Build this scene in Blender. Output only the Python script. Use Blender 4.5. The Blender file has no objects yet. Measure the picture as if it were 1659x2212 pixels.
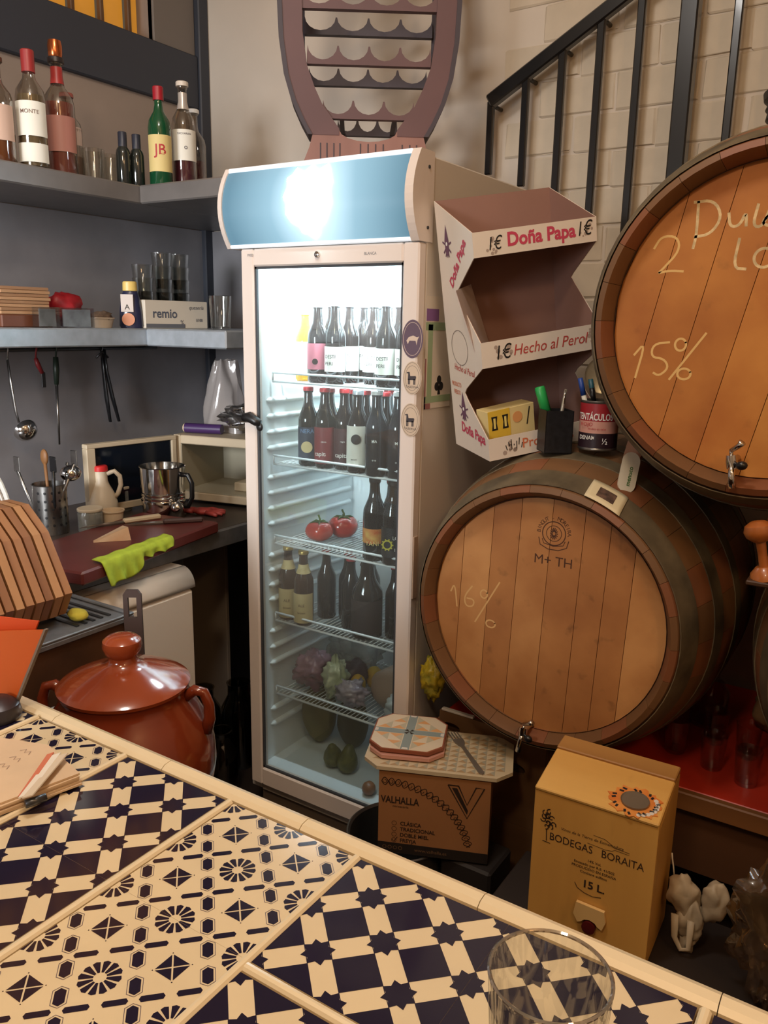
import bpy, math, random
from math import sin, cos, pi, radians, sqrt, atan2
from mathutils import Matrix, Vector, Euler, noise

random.seed(7)
SC = bpy.context.scene
COL = SC.collection

# ------------------------------------------------------------------ camera, light, exposure
cam = bpy.data.cameras.new('camera')
cam_o = bpy.data.objects.new('camera', cam)
COL.objects.link(cam_o)
YAW, PITCH, ROLL = radians(32.74), radians(13.04), radians(1.04)
cam.sensor_fit = 'HORIZONTAL'
cam.sensor_width = 36.0
cam.lens = 36.0 * 1758.0 / 1659.0
cam.clip_start = 0.02
fw = Vector((-sin(YAW) * cos(PITCH), cos(YAW) * cos(PITCH), -sin(PITCH)))
r0 = Vector((cos(YAW), sin(YAW), 0))
u0 = r0.cross(fw)
rt = r0 * cos(ROLL) + u0 * sin(ROLL)
up = -r0 * sin(ROLL) + u0 * cos(ROLL)
mw = Matrix((rt, up, -fw)).transposed().to_4x4()
mw.translation = (0, 0, 1.5)
cam_o.matrix_world = mw
SC.camera = cam_o

world = bpy.data.worlds.new('world')
world.use_nodes = True
world.node_tree.nodes['Background'].inputs[0].default_value = (1.0, 0.72, 0.45, 1)
world.node_tree.nodes['Background'].inputs[1].default_value = 0.1
SC.world = world
SC.view_settings.view_transform = 'Standard'
SC.view_settings.look = 'None'
SC.view_settings.gamma = 1.0
SC.view_settings.exposure = 0.0
SC.view_settings.use_curve_mapping = False


def lamp(name, loc, power, col, size=0.3, kind='AREA', aim=None, size_y=None):
    L = bpy.data.lights.new(name, kind)
    L.energy = power
    L.color = col
    if kind == 'AREA':
        L.shape = 'RECTANGLE' if size_y else 'DISK'
        L.size = size
        if size_y:
            L.size_y = size_y
    else:
        L.shadow_soft_size = size
    o = bpy.data.objects.new(name, L)
    COL.objects.link(o)
    o.location = loc
    if aim is not None:
        o.rotation_euler = (Vector(aim) - Vector(loc)).to_track_quat('-Z', 'Y').to_euler()
    return o


WARM = (1.0, 0.77, 0.52)
lamp('pendant_light_bar', (-0.28, -0.5, 2.75), 38, WARM, 0.12, 'POINT')
lamp('pendant_light_room', (1.15, -0.2, 2.75), 27, (1.0, 0.60, 0.29), 0.12, 'POINT')
lamp('pendant_light_kitchen', (-0.75, 0.55, 2.95), 38, (1.0, 0.95, 0.90), 0.15, 'POINT')
alcove_fill = lamp('alcove_fill_light', (-1.35, -1.9, 1.75), 15, (0.92, 0.96, 1.0), 1.0, 'AREA', (-2.3, 1.75, 1.15), 0.7)  # added fill lamp without a known source, brightens the left alcove
alcove_fill.data.spread = radians(54)
# tubes of the drinks cooler: one behind the door header, one in the canopy sign
tube_l = lamp('cooler_tube_light', (-1.262, 1.74, 1.632), 27.0, (0.80, 0.93, 1.0), 0.44, 'AREA', (-1.262, 2.05, 1.44), 0.05)
tube_l.data.spread = radians(128)


# ------------------------------------------------------------------ materials
def lin(c):
    return tuple(((x / 255) / 12.92 if x / 255 <= 0.04045 else ((x / 255 + 0.055) / 1.055) ** 2.4) for x in c) + (1.0,)


MATS = {}


def pm(name, rgb, rough=0.5, metal=0.0, var=0.0, scale=8.0, stretch=(1, 1, 1), bump=0.0, coat=0.0,
       emit=None, estr=0.0, rgb2=None, detail=4.0, spec=0.5):
    if name in MATS:
        return MATS[name]
    m = bpy.data.materials.new(name)
    m.use_nodes = True
    nt = m.node_tree
    b = nt.nodes['Principled BSDF']
    b.inputs['Base Color'].default_value = lin(rgb)
    b.inputs['Roughness'].default_value = rough
    b.inputs['Metallic'].default_value = metal
    b.inputs['Specular IOR Level'].default_value = spec
    b.inputs['Coat Weight'].default_value = coat
    b.inputs['Coat Roughness'].default_value = 0.08
    if emit:
        b.inputs['Emission Color'].default_value = lin(emit)
        b.inputs['Emission Strength'].default_value = estr
    if var or bump or rgb2:
        tc = nt.nodes.new('ShaderNodeTexCoord')
        mp = nt.nodes.new('ShaderNodeMapping')
        mp.inputs['Scale'].default_value = stretch
        ns = nt.nodes.new('ShaderNodeTexNoise')
        ns.inputs['Scale'].default_value = scale
        ns.inputs['Detail'].default_value = detail
        nt.links.new(tc.outputs['Object'], mp.inputs[0])
        nt.links.new(mp.outputs[0], ns.inputs[0])
        if var or rgb2:
            rmp = nt.nodes.new('ShaderNodeValToRGB')
            rmp.color_ramp.elements[0].position = 0.32
            rmp.color_ramp.elements[1].position = 0.68
            c2 = rgb2 or tuple(x * (1 - var) for x in rgb)
            rmp.color_ramp.elements[0].color = lin(c2)
            rmp.color_ramp.elements[1].color = lin(rgb)
            nt.links.new(ns.outputs[0], rmp.inputs[0])
            nt.links.new(rmp.outputs[0], b.inputs['Base Color'])
        if bump:
            bp = nt.nodes.new('ShaderNodeBump')
            bp.inputs['Strength'].default_value = bump
            bp.inputs['Distance'].default_value = 0.01
            nt.links.new(ns.outputs[0], bp.inputs['Height'])
            nt.links.new(bp.outputs[0], b.inputs['Normal'])
    MATS[name] = m
    return m


def wood(name, rgb, rgb2, scale=6.0, stretch=(1, 1, 0.08), rough=0.55, spots=0.0, bump=0.08, coat=0.0):
    """long grain along local z by default, with darker streaks"""
    m = pm(name, rgb, rough, 0, rgb2=rgb2, scale=scale, stretch=stretch, bump=bump, coat=coat)
    if spots and not m.get('spotted'):
        nt = m.node_tree
        b = nt.nodes['Principled BSDF']
        src = b.inputs['Base Color'].links[0].from_socket
        tc = nt.nodes.new('ShaderNodeTexCoord')
        mp = nt.nodes.new('ShaderNodeMapping')
        mp.inputs['Scale'].default_value = (1, 1, 0.3)
        ns = nt.nodes.new('ShaderNodeTexNoise')
        ns.inputs['Scale'].default_value = 22.0
        ns.inputs['Detail'].default_value = 3.0
        rp = nt.nodes.new('ShaderNodeValToRGB')
        rp.color_ramp.elements[0].position = 0.62
        rp.color_ramp.elements[0].color = (1, 1, 1, 1)
        rp.color_ramp.elements[1].position = 0.78
        rp.color_ramp.elements[1].color = (1 - spots, 1 - spots, 1 - spots, 1)
        mx = nt.nodes.new('ShaderNodeMix')
        mx.data_type = 'RGBA'
        mx.blend_type = 'MULTIPLY'
        mx.inputs[0].default_value = 1.0
        nt.links.new(tc.outputs['Object'], mp.inputs[0])
        nt.links.new(mp.outputs[0], ns.inputs[0])
        nt.links.new(ns.outputs[0], rp.inputs[0])
        nt.links.new(src, mx.inputs[6])
        nt.links.new(rp.outputs[0], mx.inputs[7])
        nt.links.new(mx.outputs[2], b.inputs['Base Color'])
        m['spotted'] = True
    return m


def thin_glass(name, tint=(250, 252, 252), refl=0.05, rough=0.03, haze=0.0, haze_rgb=(200, 200, 195), edge=0.35, bump=0.0):
    """thin clear sheet: see-through with a mirror-like skin that grows at grazing angles"""
    if name in MATS:
        return MATS[name]
    m = bpy.data.materials.new(name)
    m.use_nodes = True
    nt = m.node_tree
    nt.nodes.remove(nt.nodes['Principled BSDF'])
    out = nt.nodes['Material Output']
    tr = nt.nodes.new('ShaderNodeBsdfTransparent')
    tr.inputs[0].default_value = lin(tint)
    gl = nt.nodes.new('ShaderNodeBsdfGlossy')
    gl.inputs['Roughness'].default_value = rough
    lw = nt.nodes.new('ShaderNodeLayerWeight')
    lw.inputs[0].default_value = 0.35
    mr = nt.nodes.new('ShaderNodeMapRange')
    mr.inputs['To Min'].default_value = refl
    mr.inputs['To Max'].default_value = edge
    nt.links.new(lw.outputs['Facing'], mr.inputs['Value'])
    mx = nt.nodes.new('ShaderNodeMixShader')
    nt.links.new(mr.outputs[0], mx.inputs[0])
    nt.links.new(tr.outputs[0], mx.inputs[1])
    nt.links.new(gl.outputs[0], mx.inputs[2])
    last = mx
    if bump:
        tc = nt.nodes.new('ShaderNodeTexCoord')
        ns = nt.nodes.new('ShaderNodeTexNoise')
        ns.inputs['Scale'].default_value = 40
        bp = nt.nodes.new('ShaderNodeBump')
        bp.inputs['Strength'].default_value = bump
        nt.links.new(tc.outputs['Object'], ns.inputs[0])
        nt.links.new(ns.outputs[0], bp.inputs['Height'])
        nt.links.new(bp.outputs[0], gl.inputs['Normal'])
    if haze:
        df = nt.nodes.new('ShaderNodeBsdfDiffuse')
        df.inputs[0].default_value = lin(haze_rgb)
        m2 = nt.nodes.new('ShaderNodeMixShader')
        m2.inputs[0].default_value = haze
        nt.links.new(mx.outputs[0], m2.inputs[1])
        nt.links.new(df.outputs[0], m2.inputs[2])
        last = m2
    nt.links.new(last.outputs[0], out.inputs[0])
    MATS[name] = m
    return m


# ------------------------------------------------------------------ mesh helpers
def frame(o, x, y):
    x = Vector(x).normalized()
    y = Vector(y)
    y = (y - x * y.dot(x)).normalized()
    z = x.cross(y)
    m = Matrix((x, y, z)).transposed().to_4x4()
    m.translation = o
    return m


def TR(x=0, y=0, z=0, rx=0, ry=0, rz=0, s=None):
    m = Matrix.Translation((x, y, z)) @ Euler((rx, ry, rz)).to_matrix().to_4x4()
    if s:
        m = m @ Matrix.Diagonal((s[0], s[1], s[2], 1))
    return m


class MB:
    def __init__(self):
        self.v, self.f, self.m, self.s = [], [], [], []

    def add(self, vs, fs, mat=0, smooth=False, X=None):
        o = len(self.v)
        if X is not None:
            vs = [tuple(X @ Vector(p)) for p in vs]
        self.v += [tuple(p) for p in vs]
        self.f += [tuple(i + o for i in f) for f in fs]
        self.m += [mat] * len(fs)
        self.s += [smooth] * len(fs)
        return self

    def box(self, x0, x1, y0, y1, z0, z1, b=0.0, mat=0, X=None):
        b = min(b, (x1 - x0) * .45, (y1 - y0) * .45, (z1 - z0) * .45)
        lo, hi = (x0, y0, z0), (x1, y1, z1)
        if b <= 0:
            vs = [((x0, x1)[i & 1], (y0, y1)[i >> 1 & 1], (z0, z1)[i >> 2]) for i in range(8)]
            fs = [(0, 2, 3, 1), (4, 5, 7, 6), (0, 1, 5, 4), (2, 6, 7, 3), (0, 4, 6, 2), (1, 3, 7, 5)]
            return self.add(vs, fs, mat, False, X)
        vs, ix = [], {}
        for i in range(8):
            sg = (i & 1, i >> 1 & 1, i >> 2)
            for a in range(3):
                p = []
                for k in range(3):
                    e = hi[k] if sg[k] else lo[k]
                    if k != a:
                        e += -b if sg[k] else b
                    p.append(e)
                ix[(i, a)] = len(vs)
                vs.append(tuple(p))
        fs = []
        cen = Vector(((x0 + x1) / 2, (y0 + y1) / 2, (z0 + z1) / 2))

        def face(idx):
            a = [Vector(vs[k]) for k in idx]
            n = (a[1] - a[0]).cross(a[2] - a[1])
            c = sum(a, Vector()) / len(a)
            fs.append(tuple(idx) if n.dot(c - cen) > 0 else tuple(reversed(idx)))
        for a in range(3):
            u, w = [k for k in range(3) if k != a]
            for sgn in (0, 1):
                ids = []
                for su, sw in ((0, 0), (1, 0), (1, 1), (0, 1)):
                    i = (sgn << a) | (su << u) | (sw << w)
                    ids.append(ix[(i, a)])
                face(ids)
            for su in (0, 1):
                for sw in (0, 1):
                    i = (su << u) | (sw << w)
                    j = i | (1 << a)
                    face([ix[(i, u)], ix[(j, u)], ix[(j, w)], ix[(i, w)]])
        for i in range(8):
            face([ix[(i, 0)], ix[(i, 1)], ix[(i, 2)]])
        return self.add(vs, fs, mat, False, X)

    def lathe(self, prof, n=24, mat=0, X=None, smooth=True, a0=0.0, a1=2 * pi):
        full = abs(a1 - a0 - 2 * pi) < 1e-6
        chunks, cur = [], [prof[0]]
        for i in range(1, len(prof)):
            cur.append(prof[i])
            if i < len(prof) - 1:
                d1 = Vector((prof[i][0] - prof[i - 1][0], prof[i][1] - prof[i - 1][1]))
                d2 = Vector((prof[i + 1][0] - prof[i][0], prof[i + 1][1] - prof[i][1]))
                if d1.length > 1e-9 and d2.length > 1e-9 and d1.angle(d2) > radians(38):
                    chunks.append(cur)
                    cur = [prof[i]]
        chunks.append(cur)
        cnt = n if full else n + 1
        for ch in chunks:
            vs, rows, fs = [], [], []
            for r, z in ch:
                if r < 1e-6:
                    rows.append([len(vs)])
                    vs.append((0, 0, z))
                else:
                    rows.append(list(range(len(vs), len(vs) + cnt)))
                    for k in range(cnt):
                        a = a0 + (a1 - a0) * k / n
                        vs.append((r * cos(a), r * sin(a), z))
            for i in range(len(rows) - 1):
                A, B = rows[i], rows[i + 1]
                for k in range(n):
                    k2 = (k + 1) % cnt
                    if len(A) == 1 and len(B) == 1:
                        continue
                    if len(A) == 1:
                        fs.append((A[0], B[k2], B[k]))
                    elif len(B) == 1:
                        fs.append((A[k], A[k2], B[0]))
                    else:
                        fs.append((A[k], A[k2], B[k2], B[k]))
            self.add(vs, fs, mat, smooth, X)
        return self

    def tube(self, pts, r, n=8, mat=0, closed=False, X=None, smooth=True, flat=1.0):
        pts = [Vector(p) for p in pts]
        rr = r if isinstance(r, (list, tuple)) else [r] * len(pts)
        vs, fs = [], []
        N = len(pts)
        up_ = None
        for i in range(N):
            if closed:
                t = pts[(i + 1) % N] - pts[i - 1]
            else:
                t = pts[min(i + 1, N - 1)] - pts[max(i - 1, 0)]
            t.normalize()
            if up_ is None:
                up_ = Vector((0, 0, 1)) if abs(t.z) < .9 else Vector((0, 1, 0))
            s_ = t.cross(up_)
            if s_.length < 1e-6:
                s_ = t.cross(Vector((1, 0, 0)))
            s_.normalize()
            w = s_.cross(t).normalized()
            up_ = w
            for k in range(n):
                a = 2 * pi * k / n
                vs.append(pts[i] + s_ * (rr[i] * cos(a)) + w * (rr[i] * flat * sin(a)))
        for i in range(N if closed else N - 1):
            j = (i + 1) % N
            for k in range(n):
                k2 = (k + 1) % n
                fs.append((i * n + k2, i * n + k, j * n + k, j * n + k2))
        if not closed:
            fs.append(tuple(range(n)))
            fs.append(tuple(reversed(range((N - 1) * n, N * n))))
        return self.add(vs, fs, mat, smooth, X)

    def prism(self, poly, z0, z1, mat=0, X=None, smooth=False):
        """poly counter-clockwise in xy, pushed from z0 to z1"""
        n = len(poly)
        ar = sum(poly[i][0] * poly[(i + 1) % n][1] - poly[(i + 1) % n][0] * poly[i][1] for i in range(n))
        if ar < 0:
            poly = list(reversed(poly))
        vs = [(p[0], p[1], z0) for p in poly] + [(p[0], p[1], z1) for p in poly]
        fs = [tuple(reversed(range(n))), tuple(range(n, 2 * n))]
        fs += [(i, (i + 1) % n, n + (i + 1) % n, n + i) for i in range(n)]
        return self.add(vs, fs, mat, smooth, X)

    def ball(self, c, r, n=16, mat=0, X=None, jit=0.0, seed=0, freq=2.0, m=None):
        """ellipsoid, optionally lumpy"""
        rx, ry, rz = r if isinstance(r, (tuple, list)) else (r, r, r)
        m = m or max(6, n * 2 // 3)
        vs, fs = [(c[0], c[1], c[2] - rz)], []
        for i in range(1, m):
            t = -pi / 2 + pi * i / m
            for k in range(n):
                a = 2 * pi * k / n
                d = Vector((cos(t) * cos(a), cos(t) * sin(a), sin(t)))
                q = 1.0
                if jit:
                    q += jit * noise.noise(d * freq + Vector((seed * 3.7, seed * 1.3, 0))) * 2
                vs.append((c[0] + rx * d.x * q, c[1] + ry * d.y * q, c[2] + rz * d.z * q))
        vs.append((c[0], c[1], c[2] + rz))
        L = len(vs) - 1
        for k in range(n):
            k2 = (k + 1) % n
            fs.append((0, 1 + k2, 1 + k))
            for i in range(m - 2):
                a, b_ = 1 + i * n, 1 + (i + 1) * n
                fs.append((a + k, a + k2, b_ + k2, b_ + k))
            fs.append((1 + (m - 2) * n + k, 1 + (m - 2) * n + k2, L))
        return self.add(vs, fs, mat, True, X)

    def sheet(self, fn, nu, nv, th=0.0, mat=0, smooth=True, X=None):
        """surface fn(u,v) with real thickness th (second skin pushed along the normal)"""
        P = [[Vector(fn(i / nu, j / nv)) for j in range(nv + 1)] for i in range(nu + 1)]
        vs = [p for row in P for p in row]
        w = nv + 1
        fs = [(i * w + j, (i + 1) * w + j, (i + 1) * w + j + 1, i * w + j + 1) for i in range(nu) for j in range(nv)]
        if th:
            N = len(vs)
            nn = [Vector() for _ in vs]
            for f in fs:
                nrm = (vs[f[1]] - vs[f[0]]).cross(vs[f[2]] - vs[f[0]])
                for k in f:
                    nn[k] += nrm
            vs += [vs[k] - (nn[k].normalized() * th if nn[k].length > 0 else Vector()) for k in range(N)]
            base = list(fs)
            fs = fs + [tuple(N + k for k in reversed(f)) for f in base]
            edge = [i * w for i in range(nu + 1)] + [nu * w + j for j in range(1, w)] + \
                   [i * w + nv for i in range(nu - 1, -1, -1)] + [j for j in range(nv - 1, 0, -1)]
            for a, b_ in zip(edge, edge[1:] + edge[:1]):
                fs.append((b_, a, N + a, N + b_))
        return self.add(vs, fs, mat, smooth, X)

    def text(self, s, size, X, mat=0, align='CENTER', shear=0.0, bold=0.0, sx=1.0, bend=None):
        vs, fs = text_geo(s, align, shear, bold)
        out = []
        for p in vs:
            x, y = p[0] * size * sx, p[1] * size
            if bend:            # wrap round a cylinder of radius bend about local (0,0,-bend)
                a = x / bend
                out.append((bend * sin(a), y, bend * cos(a) - bend))
            else:
                out.append((x, y, 0))
        return self.add(out, fs, mat, False, X)

    def ribbon(self, pts, w, X, mat=0):
        """flat stroke in the xy plane"""
        pts = [Vector((p[0], p[1])) for p in pts]
        vs, fs = [], []
        for i, p in enumerate(pts):
            t = pts[min(i + 1, len(pts) - 1)] - pts[max(i - 1, 0)]
            t.normalize()
            n_ = Vector((-t.y, t.x)) * w * .5
            vs += [(p.x + n_.x, p.y + n_.y, 0), (p.x - n_.x, p.y - n_.y, 0)]
        for i in range(len(pts) - 1):
            fs.append((2 * i, 2 * i + 1, 2 * i + 3, 2 * i + 2))
        return self.add(vs, fs, mat, False, X)

    def mesh(self, name, mats):
        me = bpy.data.meshes.new(name)
        me.from_pydata(self.v, [], self.f)
        for m in (mats if isinstance(mats, (list, tuple)) else [mats]):
            me.materials.append(m)
        me.polygons.foreach_set('material_index', self.m)
        me.polygons.foreach_set('use_smooth', self.s)
        me.update()
        return me

    def obj(self, name, mats, parent=None, label=None, loc=None, rot=None):
        o = bpy.data.objects.new(name, self.mesh(name, mats))
        COL.objects.link(o)
        if parent:
            o.parent = parent
        if loc:
            o.location = loc
        if rot:
            o.rotation_euler = rot
        if label:
            o['label'] = label
        return o


_T = {}


def text_geo(s, align, shear, bold):
    k = (s, align, shear, bold)
    if k not in _T:
        cu = bpy.data.curves.new('t', 'FONT')
        cu.body = s
        cu.align_x = align
        cu.align_y = 'CENTER'
        cu.shear = shear
        cu.offset = bold
        cu.resolution_u = 3
        o = bpy.data.objects.new('t', cu)
        COL.objects.link(o)
        dg = bpy.context.evaluated_depsgraph_get()
        me = bpy.data.meshes.new_from_object(o.evaluated_get(dg))
        _T[k] = ([tuple(v.co) for v in me.vertices], [tuple(p.vertices) for p in me.polygons])
        bpy.data.objects.remove(o)
        bpy.data.curves.remove(cu)
        bpy.data.meshes.remove(me)
    return _T[k]


def thing(name, label, cat, loc=(0, 0, 0), rot=(0, 0, 0), group=None):
    o = bpy.data.objects.new(name, None)
    o.empty_display_size = 0.05
    COL.objects.link(o)
    o.location = loc
    o.rotation_euler = rot
    return tag(o, label, cat, group)


def tag(o, label, cat, group=None):
    o['label'] = label
    o['category'] = cat
    if group:
        o['group'] = group
    return o


def struct(o):
    o['kind'] = 'structure'
    return o


def dup(root, loc=None, rot=None, label=None, group=None):
    r = root.copy()
    COL.objects.link(r)
    if loc is not None:
        r.location = loc
    if rot is not None:
        r.rotation_euler = rot
    if label:
        r['label'] = label
    if group:
        r['group'] = group
    for ch in list(root.children):
        c = ch.copy()
        COL.objects.link(c)
        c.parent = r
        for g in list(ch.children):
            d = g.copy()
            COL.objects.link(d)
            d.parent = c
    return r


def kid(mesh_obj, parent, name=None):
    """another object sharing the mesh, as a child"""
    o = mesh_obj.copy()
    COL.objects.link(o)
    o.parent = parent
    return o


def circ(r, n, cx=0, cy=0, a0=0.0, a1=2 * pi, ry=None):
    return [(cx + r * cos(a0 + (a1 - a0) * i / n), cy + (ry or r) * sin(a0 + (a1 - a0) * i / n)) for i in range(n)]


# common materials
STEEL = pm('brushed_steel', (175, 172, 168), 0.28, 1.0, var=.1, scale=60, stretch=(1, 8, 1), bump=.02)
STEEL_DK = pm('dark_steel', (92, 92, 94), 0.35, 0.85, var=.15, scale=20)
CHROME = pm('chrome', (215, 212, 208), 0.1, 1.0)
BLACK = pm('black_paint', (28, 27, 28), 0.38)
BLACK_PL = pm('black_plastic', (22, 22, 24), 0.3)
WHITE_PL = pm('white_plastic', (222, 214, 204), 0.35)
GLASS = thin_glass('clear_glass', (247, 248, 246), 0.06, 0.02, edge=.6)
PAPER = pm('cream_paper', (226, 216, 196), 0.7)
WHITE_P = pm('white_print', (238, 235, 228), 0.6)
INK = pm('black_ink', (24, 20, 20), 0.6)
RED_INK = pm('red_ink', (176, 44, 52), 0.6)
CHALK = pm('chalk', (232, 206, 158), 0.9, var=.2, scale=90)


def wloc(o):
    p = Vector()
    while o:
        p += o.location
        o = o.parent
    return p


def objw(mb, name, mats, parent=None, label=None):
    """link a mesh that was drawn in room coordinates; origin moves to its parent's or to its own base"""
    if parent:
        off = wloc(parent)
    else:
        xs, ys, zs = zip(*mb.v)
        off = Vector(((min(xs) + max(xs)) / 2, (min(ys) + max(ys)) / 2, min(zs)))
    mb.v = [(p[0] - off.x, p[1] - off.y, p[2] - off.z) for p in mb.v]
    o = mb.obj(name, mats, parent, label)
    if not parent:
        o.location = off
    return o


# ------------------------------------------------------------------ the room
PLASTER = pm('painted_plaster', (206, 194, 180), 0.8, var=.05, scale=3, bump=.05)
BRICK_W = pm('painted_brick', (204, 190, 170), 0.75, var=.07, scale=10, bump=.35)
WALL_GREY = pm('grey_wall_paint', (150, 134, 122), 0.7, var=.08, scale=4)
PANEL_DK = pm('dark_wall_panel', (150, 147, 150), 0.42, 0.15, var=.12, scale=5)
FLOOR_M = pm('dark_floor', (52, 40, 33), 0.5, var=.3, scale=6)
CEIL_M = pm('ceiling_paint', (190, 178, 160), 0.85)
XL, YB = -2.37, 2.40
struct(objw(MB().box(-2.5, 2.0, -2.7, 2.6, -.06, 0), 'floor', FLOOR_M))
struct(objw(MB().box(-2.5, 2.0, -2.7, 2.6, 3.25, 3.35), 'ceiling', CEIL_M))
struct(objw(MB().box(1.9, 2.0, -2.6, YB, 0, 3.25), 'wall_right', PLASTER))
struct(objw(MB().box(-2.47, 2.0, -2.7, -2.6, 0, 3.25), 'wall_front', PLASTER))
wb = struct(objw(MB().box(-2.47, 2.0, YB, YB + .12, 0, 3.25), 'wall_back', PLASTER))
ZW = 2.432
wl = MB()
wl.box(XL - .1, XL, -2.6, YB, 0, ZW).box(XL - .1, XL, -2.6, YB, 3.05, 3.25)
wl.box(XL - .1, XL, -2.6, 1.05, ZW, 3.05).box(XL - .1, XL, 2.157, YB, ZW, 3.05)
struct(objw(wl, 'wall_left', WALL_GREY))
struct(objw(MB().box(XL, XL + .012, -.6, YB, 0, 1.83), 'trim_1', PANEL_DK))
struct(objw(MB().box(XL + .012, -1.585, YB - .012, YB, 0, 1.83), 'trim_2', PANEL_DK))

# painted bricks showing in the back wall behind the railing
bv = []
for k in range(5):
    L_ = (.213, .220, .226, .216, .205)[k]
    m_ = MB().box(-L_ / 2, L_ / 2, -.004, .004, -.0475, .0475, .0035)
    m_.v = [(x + random.uniform(-.004, .004), y + random.uniform(-.002, .002), z + random.uniform(-.003, .003)) for x, y, z in m_.v]
    bv.append(m_.mesh('brick', BRICK_W))
zc, row = 1.232, 0
while zc < 2.75:
    x = -1.03 + (.11 if row % 2 else 0)
    while x < .55:
        o = bpy.data.objects.new('brick', random.choice(bv))
        COL.objects.link(o)
        o.parent = wb
        o.location = Vector((x, YB, zc + random.uniform(-.003, .003))) - wb.location
        o.rotation_euler = (0, random.uniform(-.012, .012), 0)
        x += .2265
    zc += .1005
    row += 1

# window with amber panes in the left wall, dark frame round it
DARK_FR = pm('dark_frame_paint', (50, 53, 62), 0.55)
AMBER = pm('amber_pane', (205, 140, 48), 0.4, emit=(232, 158, 54), estr=0.36, var=.25, scale=3)
win = bpy.data.objects.new('window_1', None)
COL.objects.link(win)
win.location = (XL, 1.6, ZW)
struct(win)
win['label'] = 'amber lit window with dark bars high in the left wall'
objw(MB().box(XL - .03, XL + .02, .4, 2.35, 2.253, ZW, .004), 'window_sill_beam', DARK_FR, win)
objw(MB().box(XL - .03, XL + .03, 2.35, YB - .001, 0.9, 3.2, .004), 'window_post', DARK_FR, win)
objw(MB().box(XL - .02, XL + .008, 2.157, 2.35, ZW, 3.05, .003), 'window_jamb', pm('grey_jamb', (112, 104, 98), .6), win)
ys = [1.185 + .114 * i for i in range(9)]
for i, y in enumerate(ys):
    objw(MB().box(XL - .06, XL - .04, y - .008, y + .008, ZW, 3.05, .003), 'mullion', pm('bar_wood', (96, 66, 40), .6), win)
for a, b in zip(ys[:-1], ys[1:]):
    objw(MB().box(XL - .075, XL - .068, a + .008, b - .008, ZW, 3.05), 'pane', AMBER, win)
objw(MB().box(XL - .075, XL - .068, 2.105, 2.15, ZW, 3.05), 'pane', AMBER, win)

# black steel handrail with hanging balusters, and the heavy post
BLK_STEEL = pm('black_gloss_steel', (24, 23, 24), 0.3, 0.2, coat=.3)
rail = thing('stair_railing', 'black steel stair railing with slanted handrail on the back wall', 'railing', (-1.15, 2.33, 1.9))
sl = (2.327 - 2.146) / (-.832 + 1.157)
ang = math.atan(sl)
Lr = .98
objw(MB().box(-.006, Lr / cos(ang), -.014, .014, -.019, .019, .004, X=TR(-1.152, 2.33, 2.137, ry=-ang)), 'handrail', BLK_STEEL, rail)
for x, zb in ((-1.152, 1.935), (-1.045, 1.895), (-.94, 1.87), (-.835, 1.78), (-.73, 1.66), (-.49, 1.62), (-.385, 1.62), (-.28, 1.62)):
    zt = 2.137 + sl * (x + 1.152)
    o = objw(MB().box(x - .0105, x + .0105, 2.322, 2.338, zb, zt, .003), 'baluster', BLK_STEEL, rail)
    objw(MB().tube([(x, 2.336, zt - .01), (x, YB + .01, zt - .01)], .006, 8), 'wall_pin', BLK_STEEL, o)
tag(objw(MB().box(-.628, -.584, 2.312, 2.356, 0, 3.25, .004), 'steel_post', BLK_STEEL), 'thick black steel post rising between the balusters behind the upper barrel', 'post')

# ------------------------------------------------------------------ corner shelves
SHELF_M = pm('shelf_grey_metal', (128, 124, 122), 0.38, 0.35, var=.08, scale=12)
SHELF_S = pm('shelf_steel', (178, 186, 194), 0.38, 0.5, var=.08, scale=30)


def corner_shelf(z0, z1, m, label, name):
    t = thing(name, label, 'shelf', (-2.2, 1.6, z0))
    b = MB()
    b.box(XL + .013, -2.0, .55, YB - .013, z0, z1, .004)
    objw(b, 'left_arm', m, t)
    objw(MB().box(-2.0, -1.668, 1.744, YB - .013, z0, z1, .004), 'back_arm', m, t)
    return t


corner_shelf(1.832, 1.884, SHELF_M, 'upper grey metal corner shelf carrying the liquor bottles', 'corner_shelf')
corner_shelf(1.42, 1.472, SHELF_S, 'lower steel corner shelf carrying glasses and the white box', 'corner_shelf')

# ------------------------------------------------------------------ stand for the barrels
RED_TOP = pm('red_board', (200, 54, 34), 0.4, var=.12, scale=5)
WOOD_BR = wood('brown_plank', (150, 98, 52), (104, 64, 32), 5, (.1, 1, 1))
WOOD_DK = wood('dark_plank', (92, 58, 34), (60, 38, 22), 5, (.1, 1, 1))
st = thing('barrel_stand', 'long red-topped wooden stand under the wine barrels', 'stand', (0, 2.05, 0))
objw(MB().box(-.93, 1.1, 1.742, 2.38, .486, .502, .002), 'stand_top', RED_TOP, st, 'red board top')
objw(MB().box(-.93, 1.1, 1.722, 1.742, .458, .502, .003), 'edge_strip', WOOD_BR, st)
objw(MB().box(-.93, 1.1, 1.745, 1.765, .30, .458, .003), 'apron', WOOD_DK, st)
for x in (-.88, .05, 1.03):
    for y in (1.78, 2.3):
        objw(MB().box(x - .03, x + .03, y - .03, y + .03, 0, .486, .004), 'leg', WOOD_DK, st)
# old crate with oval hand-holes in front of the stand's left end
cr = thing('slotted_crate', 'brown wooden crate with dark oval hand holes beside the cooler', 'crate', (-.78, 1.67, 0))
pan = []
WOOD_CR = wood('crate_wood', (128, 92, 58), (92, 64, 40), 6, (.1, 1, 1))
pw, ph = .30, .25
# front panel with two oval holes: a grid of quads round each hole
fp = MB()


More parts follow.
